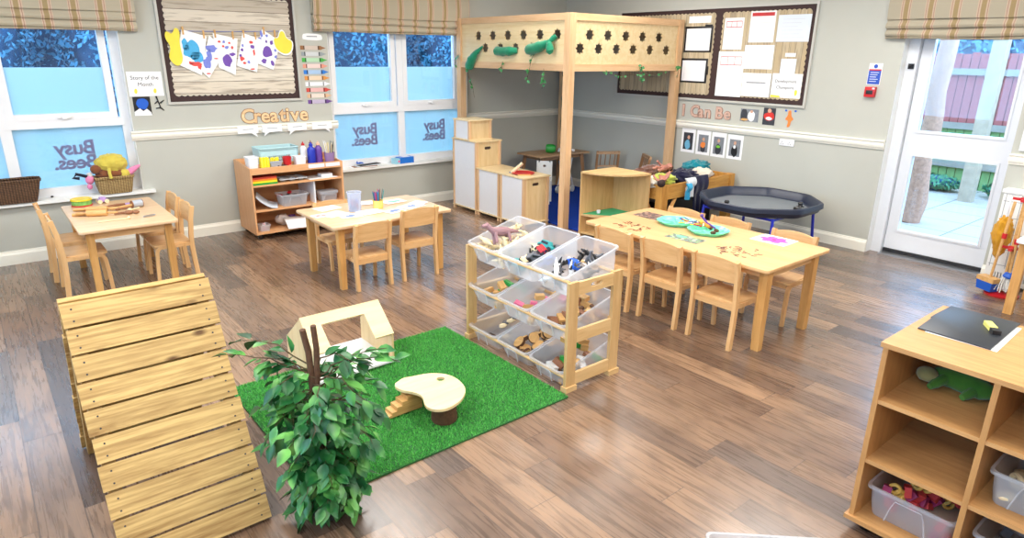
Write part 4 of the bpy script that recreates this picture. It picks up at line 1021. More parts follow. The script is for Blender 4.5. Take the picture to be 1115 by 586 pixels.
b = MB(); b.box((0, 0, 0), (.20, .006, .14), .001); single('picture_book', b, brown_toy, 'thin dark book leaning beside the clear craft box', 'book', loc=W(.55, .14, .30), rot=(0, .75, .1))
plastic_box('plastic_box', 'small lidded clear box at the right end of the trolley shelf', .13, .18, .09, W(.75, .02, .2945), tub2, pi / 2, lidm=tub2).location = W(.78, .03, .2945)
b = MB(); b.box((-.06, -.05, 0), (.06, .05, .035), .006); single('fabric_scrap', b, brown_toy, 'brown fabric folded inside the small lidded box', 'fabric', loc=W(.78, .10, .302))
# bottom
sq_pot('small clear tub of craft pieces on the bottom of the trolley', .10, .10, .065, W(.10, .08, .0765), tub2, 'small_tub', 'tub')
for i in range(5):
    b = MB(); b.cone((0, 0, 0), (0, 0, .07), .006, n=8); single('felt_pen', b, [white_pl, pink_pl][i % 2], '%s felt pen in the small clear tub' % ('white', 'pink')[i % 2], 'pen', '%s pens in the small clear tub' % ('white', 'pink')[i % 2], W(.075 + .013 * i, .08, .083), (.3 * sin(i), .3 * cos(i), 0))
b = MB(); b.ball((0, 0, .055), (.07, .06, .055), 16, wob=.3, fr=3); single('plastic_bag', b, plain('pale_bag', (216, 206, 200), .5), 'crumpled pale bag on the bottom of the trolley', 'bag', loc=W(.33, .20, .0765))
b = MB(); b.ball((0, 0, .04), (.05, .05, .04), 14, wob=.4, fr=3); single('fabric_ball', b, purple_pl, 'scrunched purple fabric behind the white paper', 'fabric', loc=W(.45, .25, .0765))
b = MB(); b.grid(lambda u, v: Vector((.30 * u, .30 * v, .008 + .075 * sin(pi * v * .8) * (1 - .3 * u))), 6, 10); b.grid(lambda u, v: Vector((.30 * u, .30 * v, .003 + .075 * sin(pi * v * .8) * (1 - .3 * u))), 6, 10); single('paper_sheet', b, paper, 'large white paper bent over the bottom shelf of the trolley', 'paper', loc=W(.30, -.04, .08), rot=(0, 0, -.1))

# ================================================================== PLAY KITCHEN CABINETS
def cabinet(name, label, y0, y1, h, z0=.04, x0=-2.105, d=.36, hole=True):
    t_ = thing(name, label, 'cabinet', (x0, y0, 0)); w_ = y1 - y0
    legs = z0 < .1
    b = MB(); b.box((.012, .03, z0 + .012), (.02, w_ - .03, z0 + h - .014)); obj('front_panel', b, white_m, t_, 'white front panel')
    b = MB(); b.box((.02, .02, z0 + .012), (d, .03, z0 + h - .014)) if not hole else b.plate([(.02, z0 + .012), (d, z0 + .012), (d, z0 + h - .014), (.02, z0 + h - .014)], 0, .01, [rrect(d / 2 - .045, z0 + h - .10, d / 2 + .045, z0 + h - .068, .015)[::-1]], M=T(0, .03, 0) @ MA)
    obj('side_panel', b, birch_z, t_)
    b = MB(); b.box((.02, w_ - .03, z0 + .012), (d, w_ - .02, z0 + h - .014)); obj('side_panel', b, birch_z, t_)
    b = MB(); b.box((d - .01, .03, z0 + .012), (d, w_ - .03, z0 + h - .014)); obj('back_panel', b, birch_z, t_)
    for X in (.006, d - .03):
        for Y in (0.006, w_ - .036):
            b = MB(); b.box((X, Y, 0.0 if legs else z0), (X + .03, Y + .03, z0 + h - .013), .004); obj('corner_post', b, post_z, t_)
    b = MB(); b.box((0, 0, z0), (d + .006, w_, z0 + .012), .002); obj('base_panel', b, birch_x, t_)
    b = MB(); b.box((-.004, -.002, z0 + h - .014), (d + .01, w_ + .002, z0 + h), .003); obj('top_panel', b, birch_x, t_)
    b = MB(); b.box((.03, .032, z0 + .02), (d - .015, w_ - .032, z0 + h - .02)); 
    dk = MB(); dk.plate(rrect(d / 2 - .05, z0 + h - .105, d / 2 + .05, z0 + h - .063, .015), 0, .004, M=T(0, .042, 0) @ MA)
    if hole: obj('handle_shade_plate', dk, dark_wood, t_)  # dark plate paints the shade inside the handle slot
    return t_
white_m = plain('white_melamine', (228, 226, 226), .4, .02); dark_wood = plain('dark_cavity_shade', (70, 52, 42), .8)
cabinet('play_fridge', 'tall white-fronted toy kitchen cabinet below the window end', -.845, -.37, .785)
cabinet('play_cooker', 'low white-fronted toy kitchen cabinet next to the tall one', -1.262, -.85, .50)
ck = cabinet('play_sink_unit', 'low white-fronted toy kitchen cabinet with a red bowl, end of the row', -1.68, -1.267, .50)
cabinet('play_microwave', 'small white-fronted box cabinet standing on top of the tall cabinet', -.745, -.43, .225, .8255, -2.125, .32, False)
b = MB(); b.lathe([(0, 0), (.10, 0), (.125, .012), (.12, .014), (.09, .004), (0, .004)], 28); single('toy_bowl', b, plain('bowl_red', (206, 52, 50), .35), 'flat round red toy bowl let into the end cabinet top', 'bowl', loc=(-1.93, -1.46, .5405))
rp = thing('toy_saucepan', 'toy pan with white handle and black knob standing on the end cabinet', 'toy pan', (-1.98, -1.36, .56), 0, rot=(0, -.75, -.9))
b = MB(); b.cone((-.03, 0, 0), (.13, 0, 0), .02, .017, 14); obj('handle', b, cream_toy, rp)
b = MB(); b.ball((-.045, 0, 0), .022, 12); obj('knob', b, dkblue, rp)
b = MB(); b.box((0, 0, 0), (.14, .025, .012), .003); single('wooden_spatula', b, toy_wood, 'small pale wooden spatula beside the red bowl', 'spatula', loc=(-2.06, -1.53, .541), rot=(0, 0, -.5))
# ================================================================== CORNER SHELF
cs = thing('corner_shelf', 'quarter-round pale wooden corner shelf unit behind the long table', 'shelving', (-1.335, -2.215, 0)); RC = .49
def q_(r): return [(0, 0)] + [(-r * cos(a * pi / 28), -r * sin(a * pi / 28)) for a in range(15)]
for n_, z in (('top_board', .645), ('shelf', .215), ('base_board', .03)):
    b = MB(); b.plate(q_(RC if z > .5 else RC - .02), z, z + .016); obj(n_, b, rack_x, cs)
b = MB(); b.box((-RC + .005, -.014, 0), (0, 0, .645), .003); obj('side_panel', b, rack_z, cs)
b = MB(); b.box((-.014, -RC + .005, 0), (0, -.014, .645), .003); obj('side_panel', b, rack_z, cs)
gb = plain('green_mat_board', (44, 160, 110), .5)
b = MB(); b.plate([(-.46, -.03), (-.03, -.03), (-.03, -.40), (-.22, -.34)], 0, .006); single('green_board', b, gb, 'green plastic board on the lower shelf of the corner unit', 'board', loc=(-1.335, -2.215, .2315))
cup('tiny white cup on the green board of the corner unit', .018, .03, (-1.66, -2.33, .238), white_pl)

# ================================================================== WOODEN CANOPY (LOFT)
LX, LY = -1.80, -1.965; HT2 = 2.14
lf_ = thing('wooden_canopy', 'tall wooden canopy with star cut-outs standing in the room corner', 'canopy', (LX, LY, 0))
PW = .08; bx_ = -LX - .045; by_ = -LY - .045
def cp(n, a, c, mt): b = MB(); b.box(a, c, .005); return obj(n, b, mt, lf_)
for (x, y) in ((0, 0), (0, by_ - PW), (bx_ - PW, 0), (bx_ - PW, by_ - PW)): cp('corner_post', (x, y, 0), (x + PW, y + PW, HT2), post_z)
def star(cx_, cz_, R_=.062, r_=.043):
    return [(cx_ + (R_ if i % 2 == 0 else r_) * cos(-i * pi / 8 + pi / 2), cz_ + (R_ if i % 2 == 0 else r_) * sin(-i * pi / 8 + pi / 2)) for i in range(16)]
# panel facing the room along y (x = LX side)
def panel(M, L_, tops, bots, name='fretwork_panel'):
    hs_ = [star(u, 1.945) for u in tops] + [star(u, 1.815) for u in bots]
    b = MB(); b.plate([(PW, 1.66), (L_ - PW, 1.66), (L_ - PW, 2.08), (PW, 2.08)], -.006, .006, hs_, M=M); obj(name, b, birch_y if name == 'fretwork_panel' else birch_x, lf_)
MY = Matrix(((0, 0, -1, .03), (1, 0, 0, 0), (0, 1, 0, 0), (0, 0, 0, 1)))
MX = T(0, .03, 0) @ MA
tl = [-.447, -.714, -.979, -1.238, -1.498, -1.757]; bl = [-.577, -.851, -1.111, -1.372, -1.63]
panel(MY, by_, [v - LY for v in tl], [v - LY for v in bl])
tr_ = [-1.507, -1.244, -.973, -.709, -.439]; br_ = [-1.635, -1.372, -1.107, -.848, -.576, -.30]
panel(MX, bx_, [v - LX for v in tr_], [v - LX for v in br_])
for z0, z1 in ((2.075, 2.14), (1.60, 1.668)):
    cp('rail', (.008, PW, z0), (.05, by_ - PW, z1), wood('post_y', (228, 188, 144), (210, 166, 120), 'y', .5)); cp('rail', (PW, .008, z0), (bx_ - PW, .05, z1), wood('post_x', (228, 188, 144), (210, 166, 120), 'x', .5))
cp('rail', (bx_ - .05, PW, 1.60), (bx_ - .01, by_ - PW, 1.668), birch_y); cp('rail', (PW, by_ - .05, 1.60), (bx_ - PW, by_ - .01, 1.668), birch_x)
cp('added_roof', (.05, .05, 2.11), (bx_ - .05, by_ - .05, 2.125), plain('added_roof_brown', (120, 92, 66), .8))  # unseen roof, added to keep the inside dark behind the star holes
gfab = cloth('green_satin', (40, 150, 110), (20, 110, 78), .45)
gs = thing('green_cloth', 'green cloth strip threaded through the star holes of the canopy', 'cloth', (LX, LY, 0))
def yy(v): return v - LY
for pts, r in (([(.0, yy(-.56), 1.83), (-.03, yy(-.47), 1.76), (-.035, yy(-.40), 1.69), (-.02, yy(-.33), 1.61)], (.012, .03, .05, .055)),
               ([(.02, yy(-.80), 1.80), (-.025, yy(-.86), 1.785), (-.03, yy(-.98), 1.78), (-.025, yy(-1.10), 1.785), (.02, yy(-1.15), 1.79)], (.03, .045, .048, .045, .03)),
               ([(.02, yy(-1.32), 1.80), (-.03, yy(-1.40), 1.80), (-.04, yy(-1.52), 1.815), (-.035, yy(-1.63), 1.845), (-.03, yy(-1.70), 1.875), (.015, yy(-1.755), 1.93)], (.03, .055, .055, .045, .02, .03)),
               ([(-.035, yy(-1.70), 1.875), (-.04, yy(-1.72), 1.84), (-.04, yy(-1.73), 1.79), (-.03, yy(-1.74), 1.765)], (.02, .035, .042, .02))):
    b = MB(); P = [Vector(p) for p in pts]; Q = []; Rr = []
    n_ = 12
    for i in range(n_ + 1):
        u = i / n_ * (len(P) - 1); k = min(len(P) - 2, int(u)); f_ = u - k; Q.append(P[k].lerp(P[k + 1], f_)); Rr.append((r[k] * (1 - f_) + r[k + 1] * f_) * (1 + .06 * sin(i * 2.5)))
    b.tube(Q, .03, 14, rs=Rr)
    for v in b.bm.verts: v.co += Vector((.5 * noise.noise(v.co * 30), 0, noise.noise(v.co * 25 + Vector((5, 0, 0))))) * .008
    obj('cloth_length', b, gfab, gs)
b = MB(); b.tube([(bx_ - .12 + .02 * sin(i * 1.1), by_ - .16 + .02 * cos(i * .9), 1.60 - i * .10) for i in range(11)], .03, 10, rs=[.035 + .012 * sin(i * 1.9) for i in range(11)])
single('hanging_cloth', b, cloth('dark_green_cloth', (26, 104, 70), (14, 70, 46)), 'dark green cloth twisted down the back corner post of the canopy', 'cloth', loc=(LX, LY, 0))
ivy = plain('ivy_leaf', (64, 140, 78), .5, .3, 12)
def vine(label, pts, seed, n=12, sz=.036):
    random.seed(seed); v = thing('ivy_vine', label, 'vine', (LX, LY, 0), 0, None); P = [Vector(p) for p in pts]
    b = MB(); b.tube(P, .002, 5); obj('stem', b, twig, v); b = MB()
    for i in range(n):
        u = rnd(0, len(P) - 1.001); k = int(u); q = P[k].lerp(P[k + 1], u - k)
        leaf(b, q, Vector((rnd(-1, .3), rnd(-1, 1), rnd(-1, .4))), Vector((-1, rnd(-.5, .5), .4)), sz * rnd(.8, 1.3), sz * rnd(.7, 1.0))
    obj('leaves', b, ivy, v)
vine('ivy spray hanging under the left end of the canopy', [(-.02, yy(-.30), 1.62), (-.03, yy(-.33), 1.50), (-.02, yy(-.40), 1.38), (-.03, yy(-.44), 1.27)], 1, 14)
vine('thin ivy tip beside the leftmost canopy post', [(-.02, yy(-.12), 1.74), (-.03, yy(-.08), 1.68), (-.03, yy(-.05), 1.62)], 2, 6)
vine('ivy spray drooping over the canopy rail beside the middle star holes', [(-.02, yy(-1.48), 1.80), (-.03, yy(-1.44), 1.70), (-.03, yy(-1.40), 1.58), (-.02, yy(-1.36), 1.48)], 3, 14)
vine('short ivy spray below the rail near the front canopy post', [(-.02, yy(-1.62), 1.62), (-.03, yy(-1.64), 1.52), (-.02, yy(-1.60), 1.42)], 4, 10)
vine('small reddish ivy sprig under the middle of the left rail', [(-.02, yy(-.95), 1.68), (-.02, yy(-.92), 1.60), (-.02, yy(-.90), 1.55)], 5, 4)
vine('ivy spray hanging below the right-hand canopy rail', [(1.05, -.02, 1.66), (1.07, -.03, 1.58), (1.06, -.03, 1.48)], 6, 14)
vine('straggling ivy along the underside of the right-hand canopy rail', [(.45, -.02, 1.60), (.75, -.02, 1.55), (1.0, -.02, 1.57), (1.3, -.02, 1.56), (1.5, -.02, 1.60)], 7, 16, .03)
vine('ivy tip beside the right-hand canopy post', [(1.66, -.03, 1.66), (1.68, -.03, 1.60), (1.66, -.03, 1.52)], 8, 7)
random.seed(41)

# ================================================================== UNDER THE CANOPY
rg_ = NT('blue_carpet'); nn = rg_.n('TexNoise', {'Vector': rg_.coord(), 'Scale': 160.0, 'Detail': 3.0}).outputs[0]
rg_.pri(color=rg_.mix(nn, lin((16, 40, 122)), lin((34, 74, 176))), rough=.95, spec=.1, normal=rg_.bump(nn, .6, .004))
b = MB(); b.plate(rrect(-1.70, -2.13, -.02, -.12, .02), .0005, .012); single('blue_rug', b, rg_.m, 'deep blue carpet rug under the wooden canopy', 'rug')
t = thing('play_table', 'brown wooden table with splayed legs under the canopy', 'table', (-.55, -.44, .0125))
b = MB(); b.plate(rrect(-.44, -.24, .44, .24, .03), .51, .53, bev=.004); obj('tabletop', b, brown_x, t)
for sx in (-1, 1):
    for sy in (-1, 1):
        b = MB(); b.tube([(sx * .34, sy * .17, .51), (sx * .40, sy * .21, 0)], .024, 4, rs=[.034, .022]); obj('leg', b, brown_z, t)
b = MB(); b.plate(rrect(-.33, -.16, .33, .16, .01), .46, .51, [rrect(-.31, -.14, .31, .14, .01)[::-1]]); obj('apron', b, brown_x, t)
jg = thing('green_jug', 'bright green toy jug lying on the brown table under the canopy', 'jug', (-.66, -.50, .602), 0, rot=(pi / 2, 0, .7))
b = MB(); b.lathe([(0, -.06), (.05, -.058), (.058, -.03), (.055, .03), (.04, .06), (.036, .062), (.03, .05), (0, .045)], 18); obj('jug_body', b, green_pl, jg)
for i, (x, y, rz) in enumerate(((-.52, -.56, .3), (-.38, -.52, -.6))):
    b = MB(); b.tube([(-.08, 0, .03), (-.03, .02, .055), (.03, -.01, .03), (.09, 0, .012)], .011, 8, rs=[.014, .011, .011, .02]); single('white_utensil', b, white_pl, ('cream toy utensil lying against the green jug', 'cream toy utensil lying right of the green jug')[i], 'utensil', loc=(x, y, .5445), rot=(0, 0, rz))
hc = thing('doll_highchair', 'white wooden doll highchair standing in front of the brown table', 'doll chair', (-1.10, -.86, .0125), radians(-50))
for sx in (-1, 1):
    for sy in (-1, 1):
        b = MB(); b.box((sx * .085 - .011, sy * .085 - .011, 0), (sx * .085 + .011, sy * .085 + .011, .50 if sy > 0 else .32), .003); obj('leg', b, white_pt, hc)
for nm_, a, c in (('seat', (-.09, -.09, .25), (.09, .09, .262)), ('tray', (-.10, -.14, .315), (.10, -.04, .327)), ('stretcher', (-.08, -.092, .10), (.08, -.078, .13))):
    b = MB(); b.box(a, c, .003); obj(nm_, b, white_pt, hc)
b = MB(); b.plate([(-.075, .30), (.075, .30), (.075, .47), (.05, .50), (-.05, .50), (-.075, .47)], -.006, .006, [[(.02 * cos(-a * pi / 5), .44 + .015 * sin(-a * pi / 5)) for a in range(10)]], M=T(0, .088, 0) @ MA); obj('backrest', b, white_pt, hc)
hc2 = thing('doll_buggy', 'white doll pushchair folded under the brown table', 'doll pushchair', (-.42, -.62, .0125), radians(20))
greyb = plain('grey_white', (206, 210, 214), .6)
for pts in ([(-.10, 0, .10), (0, 0, .30), (.06, 0, .46)], [(.10, 0, .10), (0, .0, .28), (-.08, 0, .42)], [(-.10, .12, .10), (0, .12, .30), (.06, .12, .46)], [(.10, .12, .10), (0, .12, .28), (-.08, .12, .42)]):
    b = MB(); b.tube(pts, .010, 8); obj('frame_tube', b, greyb, hc2)
for x in (-.10, .10):
    for y in (0, .12): b = MB(); b.cone((x, y - .012, .045), (x, y + .012, .045), .045, n=20); obj('wheel', b, greyb, hc2)
b = MB(); b.grid(lambda u, v: Vector((-.08 + .14 * u, .12 * v, .42 - .2 * sin(pi * u))), 8, 2); obj('fabric_seat', b, cloth('white_canvas', (214, 218, 222)), hc2)
def spindle_chair(loc, rz, label):
    t = thing('spindle_chair', label, 'chair', loc, rz)
    b = MB(); b.plate(rrect(0, -.15, .28, .15, .02), .29, .31, bev=.003); obj('seat', b, brown_x, t)
    for sy in (-1, 1):
        b = MB(); b.sweep([(-.01, sy * .135, 0), (.012, sy * .135, .30), (-.05, sy * .135, .60)], .026, .028); obj('leg', b, brown_z, t)
        b = MB(); b.sweep([(.27, sy * .13, 0), (.25, sy * .13, .29)], .024, .026); obj('leg', b, brown_z, t)
    b = MB(); b.box((-.062, -.15, .565), (-.036, .15, .60), .005); obj('top_rail', b, brown_x, t)
    b = MB(); b.box((-.02, -.125, .40), (-.004, .125, .42), .003); obj('lower_rail', b, brown_x, t)
    for i in range(4): b = MB(); b.cone((-.012, -.09 + .06 * i, .415), (-.049, -.09 + .06 * i, .57), .007, n=8); obj('spindle', b, brown_z, t)
    return t
spindle_chair((-.25, -1.11, .0125), radians(56), 'brown spindle-back child chair seen from behind above the corner shelf')
spindle_chair((-.17, -1.62, .0125), radians(147), 'brown spindle-back child chair turned sideways near the canopy right post')

# ================================================================== TROUGH WITH DRESSING-UP CLOTHES
TX0, TX1, TY0, TY1 = -1.285, -.055, -2.82, -2.22
t = thing('wooden_trough', 'chunky wooden trough table heaped with dressing-up clothes by the wall', 'trough', (TX0, TY0, 0), 0)
w_, d_ = TX1 - TX0, TY1 - TY0
for x in (0, w_ - .085):
    for y in (0, d_ - .085): b = MB(); b.box((x, y, 0.0), (x + .085, y + .085, .55), .006); obj('leg', b, amber_z, t)
for nm_, a, c in (('side_board', (.085, .012, .40), (w_ - .085, .035, .545)), ('side_board', (.085, d_ - .035, .40), (w_ - .085, d_ - .012, .545)), ('end_board', (.012, .085, .40), (.035, d_ - .085, .545)), ('end_board', (w_ - .035, .085, .40), (w_ - .012, d_ - .085, .545)), ('bottom_board', (.035, .035, .395), (w_ - .035, d_ - .035, .41))):
    b = MB(); b.box(a, c, .004); obj(nm_, b, amber_x, t)
for (a, c) in (((.085, .04, .14), (.26, .04, .40)), ((.04, .085, .14), (.04, .26, .40))):
    b = MB(); b.tube([a, c], .024, 4); obj('brace', b, amber_z, t)
b = MB(); b.box((-.46, -.16, 0), (.46, .16, .33), .02); single('black_crate', b, black_pl, 'black crate stored underneath the wooden trough', 'crate', loc=(-.68, -2.50, .0))
def garment(label, loc, r, col, seed, col2=None, rz=0.0, cat='clothes', name='garment', rough=.9):
    b = MB(); b.ball((0, 0, 0), r, 34, wob=.42, fr=3.2, seed=seed)
    for v in b.bm.verts:
        k = noise.noise(v.co * 34 + Vector((seed * 3, 0, 0))); v.co += v.co.normalized() * k * .016
    b.ang = 80
    return single(name, b, cloth(name + '_%d' % seed, col, col2), label, cat, None, loc, (0, 0, rz))
def GP(x, y, z): return (TX0 + x, TY0 + y, z)
garment('teal dressing-up garment at the back of the wooden trough', GP(.93, .30, .60), (.15, .14, .075), (30, 132, 146), 1)
garment('cream fluffy garment in front of the teal one in the trough', GP(.80, .13, .57), (.14, .10, .06), (236, 224, 208), 2, (206, 190, 172))
garment('dark navy jacket heaped in the middle of the wooden trough', GP(.52, .16, .565), (.18, .13, .075), (36, 34, 66), 3, (20, 20, 40))
garment('yellow green garment near the left end of the trough', GP(.17, .14, .57), (.14, .11, .065), (206, 214, 92), 4, (160, 170, 60))
garment('white garment tucked at the left end of the trough', GP(.05, .20, .55), (.08, .10, .06), (232, 226, 212), 5)
garment('brown garment at the back left of the wooden trough', GP(.30, .40, .60), (.20, .13, .07), (120, 84, 70), 6)
def hanging(label, x0, x1, ztop, zbot, y, col, col2, seed, n=1.0):
    b = MB()
    def fn(u, v):
        k = (1 - .35 * v * n)
        x = (x0 + x1) / 2 + (u - .5) * (x1 - x0) * k + .02 * v * sin(seed); z = ztop + (zbot - ztop) * v
        return Vector((x, y - .03 - .025 * sin(pi * min(1, v * 2)) - .012 * sin(u * 14 + seed) * v, z))
    b.grid(fn, 18, 14); b.grid(lambda u, v: fn(u, v) + Vector((0, .02, 0)), 18, 14)
    for u0 in (0, 1):
        for i in range(14):
            p, q = fn(u0, i / 14), fn(u0, (i + 1) / 14); b.quad([p, q, q + Vector((0, .02, 0)), p + Vector((0, .02, 0))])
    for i in range(18):
        for vv in (0, 1): p, q = fn(i / 18, vv), fn((i + 1) / 18, vv); b.quad([p, q, q + Vector((0, .02, 0)), p + Vector((0, .02, 0))])
    bmesh.ops.remove_doubles(b.bm, verts=b.bm.verts, dist=.0003)
    return b
navy = cloth('navy_coat', (30, 32, 70), (16, 18, 44))
single('navy_coat', hanging('', .44, .68, .60, .22, 0, None, None, 1.0), navy, 'navy coat with pink trim hanging over the front of the trough', 'coat', loc=GP(0, 0, 0))
hw = thing('white_apron', 'white and sky blue garment hanging over the trough front board', 'clothes', GP(0, -.012, 0))
obj('white_cloth', hanging('', .30, .455, .595, .40, 0, None, None, 2.2), cloth('white_cotton', (232, 236, 240)), hw)
obj('blue_lining', hanging('', .285, .36, .55, .385, -.028, None, None, 3.1), cloth('sky_blue_cotton', (60, 170, 214)), hw)
skin = plain('doll_skin', (176, 116, 98), .55, .08); hair_ = plain('doll_hair', (52, 34, 30), .8)
def doll(loc, rot, label):
    t = thing('baby_doll', label, 'doll', loc, 0, rot=rot)
    b = MB()
    b.tube([(0, 0, 0), (.04, 0, 0), (.09, 0, 0), (.115, 0, 0), (.125, 0, 0)], .03, 14, rs=[.022, .036, .034, .024, .014]); b.ball((.165, 0, 0), (.042, .038, .040), 16); b.ball((.178, 0, .038), (.006, .006, .006), 8)
    for s_ in (-1, 1):
        b.tube([(.10, s_ * .025, .0), (.075, s_ * .06, .02), (.05, s_ * .075, .045), (.035, s_ * .08, .055)], .01, 8, rs=[.014, .012, .010, .012])
        b.tube([(.01, s_ * .018, 0), (-.035, s_ * .035, .015), (-.085, s_ * .03, 0), (-.10, s_ * .03, .018)], .012, 8, rs=[.018, .015, .011, .012])
    obj('body', b, skin, t); b = MB(); b.ball((.175, 0, -.006), (.040, .041, .041), 14, wob=.08); obj('hair', b, hair_, t); return t
doll(GP(.07, .06, .615), (.3, .1, -2.6), 'brown baby doll lying at the left end of the trough heap')
doll(GP(.22, .22, .665), (.2, 0, .15), 'brown baby doll lying along the top of the trough heap')

# ================================================================== OCTAGONAL TRAY
t = thing('octagonal_tray', 'large dark octagonal play tray on a blue metal stand', 'play tray', (-.68, -3.50, 0))
navyp = plain('dark_blue_black_plastic', (34, 42, 62), .4, .12, 8); traym = plain('tray_grey', (116, 122, 128), .45, .1, 6)
A_ = .5625; ph_ = pi / 8
octa = smooth_loop([(cos(ph_ + i * pi / 4), sin(ph_ + i * pi / 4)) for i in range(8)], 1); octa = [(.5 * (a[0] + c[0]) * .0 + a[0], a[1]) for a, c in zip(octa, octa[1:] + octa[:1])]
o8 = []
for i in range(8):
    p, q, r_ = [Vector((cos(ph_ + (i + k) * pi / 4), sin(ph_ + (i + k) * pi / 4))) for k in (-1, 0, 1)]
    a, c = q.lerp(p, .16), q.lerp(r_, .16)
    for u in (0, .33, .67, 1): o8.append(a.lerp(q, u).lerp(q.lerp(c, u), u))
def octring(prof):
    b = MB(); R_ = []
    for r, z in prof: R_.append([b.bm.verts.new((v.x * r, v.y * r, z)) for v in o8] if r > 0 else [b.bm.verts.new((0, 0, z))])
    n = len(o8)
    for p, q in zip(R_, R_[1:]):
        for i in range(n):
            j = (i + 1) % n
            if len(p) == 1: b.bm.faces.new([p[0], q[i], q[j]])
            elif len(q) == 1: b.bm.faces.new([p[i], q[0], p[j]])
            else: b.bm.faces.new([p[i], q[i], q[j], p[j]])
    b.ang = 28; return b
obj('tray', octring([(0, .405), (A_ - .075, .405), (A_ - .055, .41), (A_ - .025, .472), (A_ - .01, .484), (A_ + .006, .485), (A_ + .014, .478), (A_ + .018, .44), (A_ + .010, .44), (A_ + .004, .47), (A_ - .005, .43), (A_ - .02, .40), (A_ - .04, .392), (0, .392)]), navyp, t)
obj('tray_floor', octring([(0, .4056), (A_ - .085, .4056), (A_ - .085, .4064), (0, .4064)]), traym, t)
bluem = plain('blue_steel', (30, 48, 180), .35)
for sx in (-1, 1):
    for sy in (-1, 1):
        b = MB(); b.tube([(sx * .36, sy * .36, .39), (sx * .40, sy * .38, .02), (sx * .40, sy * .38, 0)], .014, 10); obj('leg', b, bluem, t)
b = MB(); lp = [(.36, .36), (-.36, .36), (-.36, -.36), (.36, -.36)]; b.tube([(x, y, .375) for x, y in lp], .012, 8, closed=True); obj('stand_frame', b, bluem, t)
for i, (x, y) in enumerate(((-.36, .12), (.14, -.34))):
    k = thing('suction_hook', ('black knob on the tray floor at its left side', 'black knob on the tray floor at its right side')[i], 'knob', (-.68 + x, -3.5 + y, .4065))
    b = MB(); b.lathe([(0, 0), (.06, 0), (.055, .018), (.026, .028), (.018, .042), (.026, .056), (.018, .07), (0, .072)], 18); obj('knob', b, black_pl, k)
    b = MB(); b.lathe([(.040, .0235), (.046, .0215), (.046, .024), (.04, .026)], 18); obj('ring', b, metal, k)
# ================================================================== WALL DISPLAYS
def board_paper(axis):
    t = NT('wood_effect_backing_' + axis)
    s = t.n('SeparateXYZ', {0: t.n('TexCoord').outputs['Object']})
    a = s.outputs['Z'] if axis == 'h' else s.outputs['Y']
    l_ = s.outputs['X'] if axis == 'h' else s.outputs['Z']
    w_ = .105 if axis == 'h' else .07
    u = t.math('DIVIDE', a, w_); row = t.math('FLOOR', u)
    rn = t.n('TexWhiteNoise', {'W': row}, noise_dimensions='1D').outputs[0]
    base = t.ramp(rn, [(0, lin((190, 178, 160))), (.4, lin((222, 214, 198))), (.7, lin((206, 192, 170))), (1, lin((228, 220, 206)))])
    if axis == 'v': base = t.mix(1.0, base, (.80, .72, .56), 'MULTIPLY')
    v = t.n('CombineXYZ', {0: t.math('MULTIPLY', l_, 3.0), 1: t.math('MULTIPLY', a, 34.0), 2: t.math('MULTIPLY', rn, 30.0)}).outputs[0]
    g = t.n('TexNoise', {'Vector': v, 'Scale': 1.2, 'Detail': 6.0, 'Distortion': .6}).outputs[0]
    col = t.mix(t.ramp(g, [(.32, (.7, .7, .7)), (.5, (0, 0, 0))]), base, lin((140, 126, 110)))
    seam = t.math('LESS_THAN', t.math('FRACT', u), .05)
    col = t.mix(t.math('MULTIPLY', seam, .75), col, lin((84, 72, 60)))
    t.pri(color=col, rough=.8); return t.m
brownb = plain('dark_brown_border', (56, 34, 32), .7, .05); alu = plain('silver_frame', (190, 188, 180), .4, .03)
def slab(M, u0, v0, u1, v1, o0, o1, bev=0): b = MB(); b.plate([(u0, v0), (u1, v0), (u1, v1), (u0, v1)], o0, o1, M=M, bev=bev); return b
def scallop(u0, v0, u1, v1, n_, m_, amp=.012):
    pts = []
    for (a, b_, k) in (((u0, v0), (u1, v0), n_), ((u1, v0), (u1, v1), m_), ((u1, v1), (u0, v1), n_), ((u0, v1), (u0, v0), m_)):
        d = Vector((b_[0] - a[0], b_[1] - a[1])); nrm = Vector((d.y, -d.x)).normalized()
        for i in range(k * 4):
            u = i / (k * 4); pts.append((a[0] + d.x * u + nrm.x * amp * abs(sin(u * k * pi)), a[1] + d.y * u + nrm.y * amp * abs(sin(u * k * pi))))
    return pts
def noticeboard(M, u0, v0, u1, v1, label, wins, axis):
    t = thing('notice_board', label, 'notice board')
    b = MB(); b.plate([(u0, v0), (u1, v0), (u1, v1), (u0, v1)], .0, .022, [[(u0 + .022, v0 + .022), (u1 - .022, v0 + .022), (u1 - .022, v1 - .022), (u0 + .022, v1 - .022)][::-1]], M=M); obj('frame', b, alu, t)
    obj('border', slab(M, u0 + .02, v0 + .02, u1 - .02, v1 - .02, .001, .010), brownb, t)
    for (a, b_, c, d) in wins:
        q = MB(); q.plate(scallop(a, b_, c, d, max(3, int((c - a) / .05)), max(3, int((d - b_) / .05))), .010, .0125, M=M); obj('backing_paper', q, board_paper(axis) if 'wood_effect_backing_' + axis not in bpy.data.materials else bpy.data.materials['wood_effect_backing_' + axis], t)
    return t
noticeboard(MA, -4.98, 1.275, -3.715, 2.29, 'framed notice board with peg-hung paintings left of the crayon cards', [(-4.905, 1.355, -3.785, 2.215)], 'h')
noticeboard(MBW, .975, 1.285, 3.468, 2.265, 'long framed notice board of papers on the right wall', [(1.04, 1.36, 2.335, 2.195), (2.44, 1.36, 3.395, 2.195)], 'v')
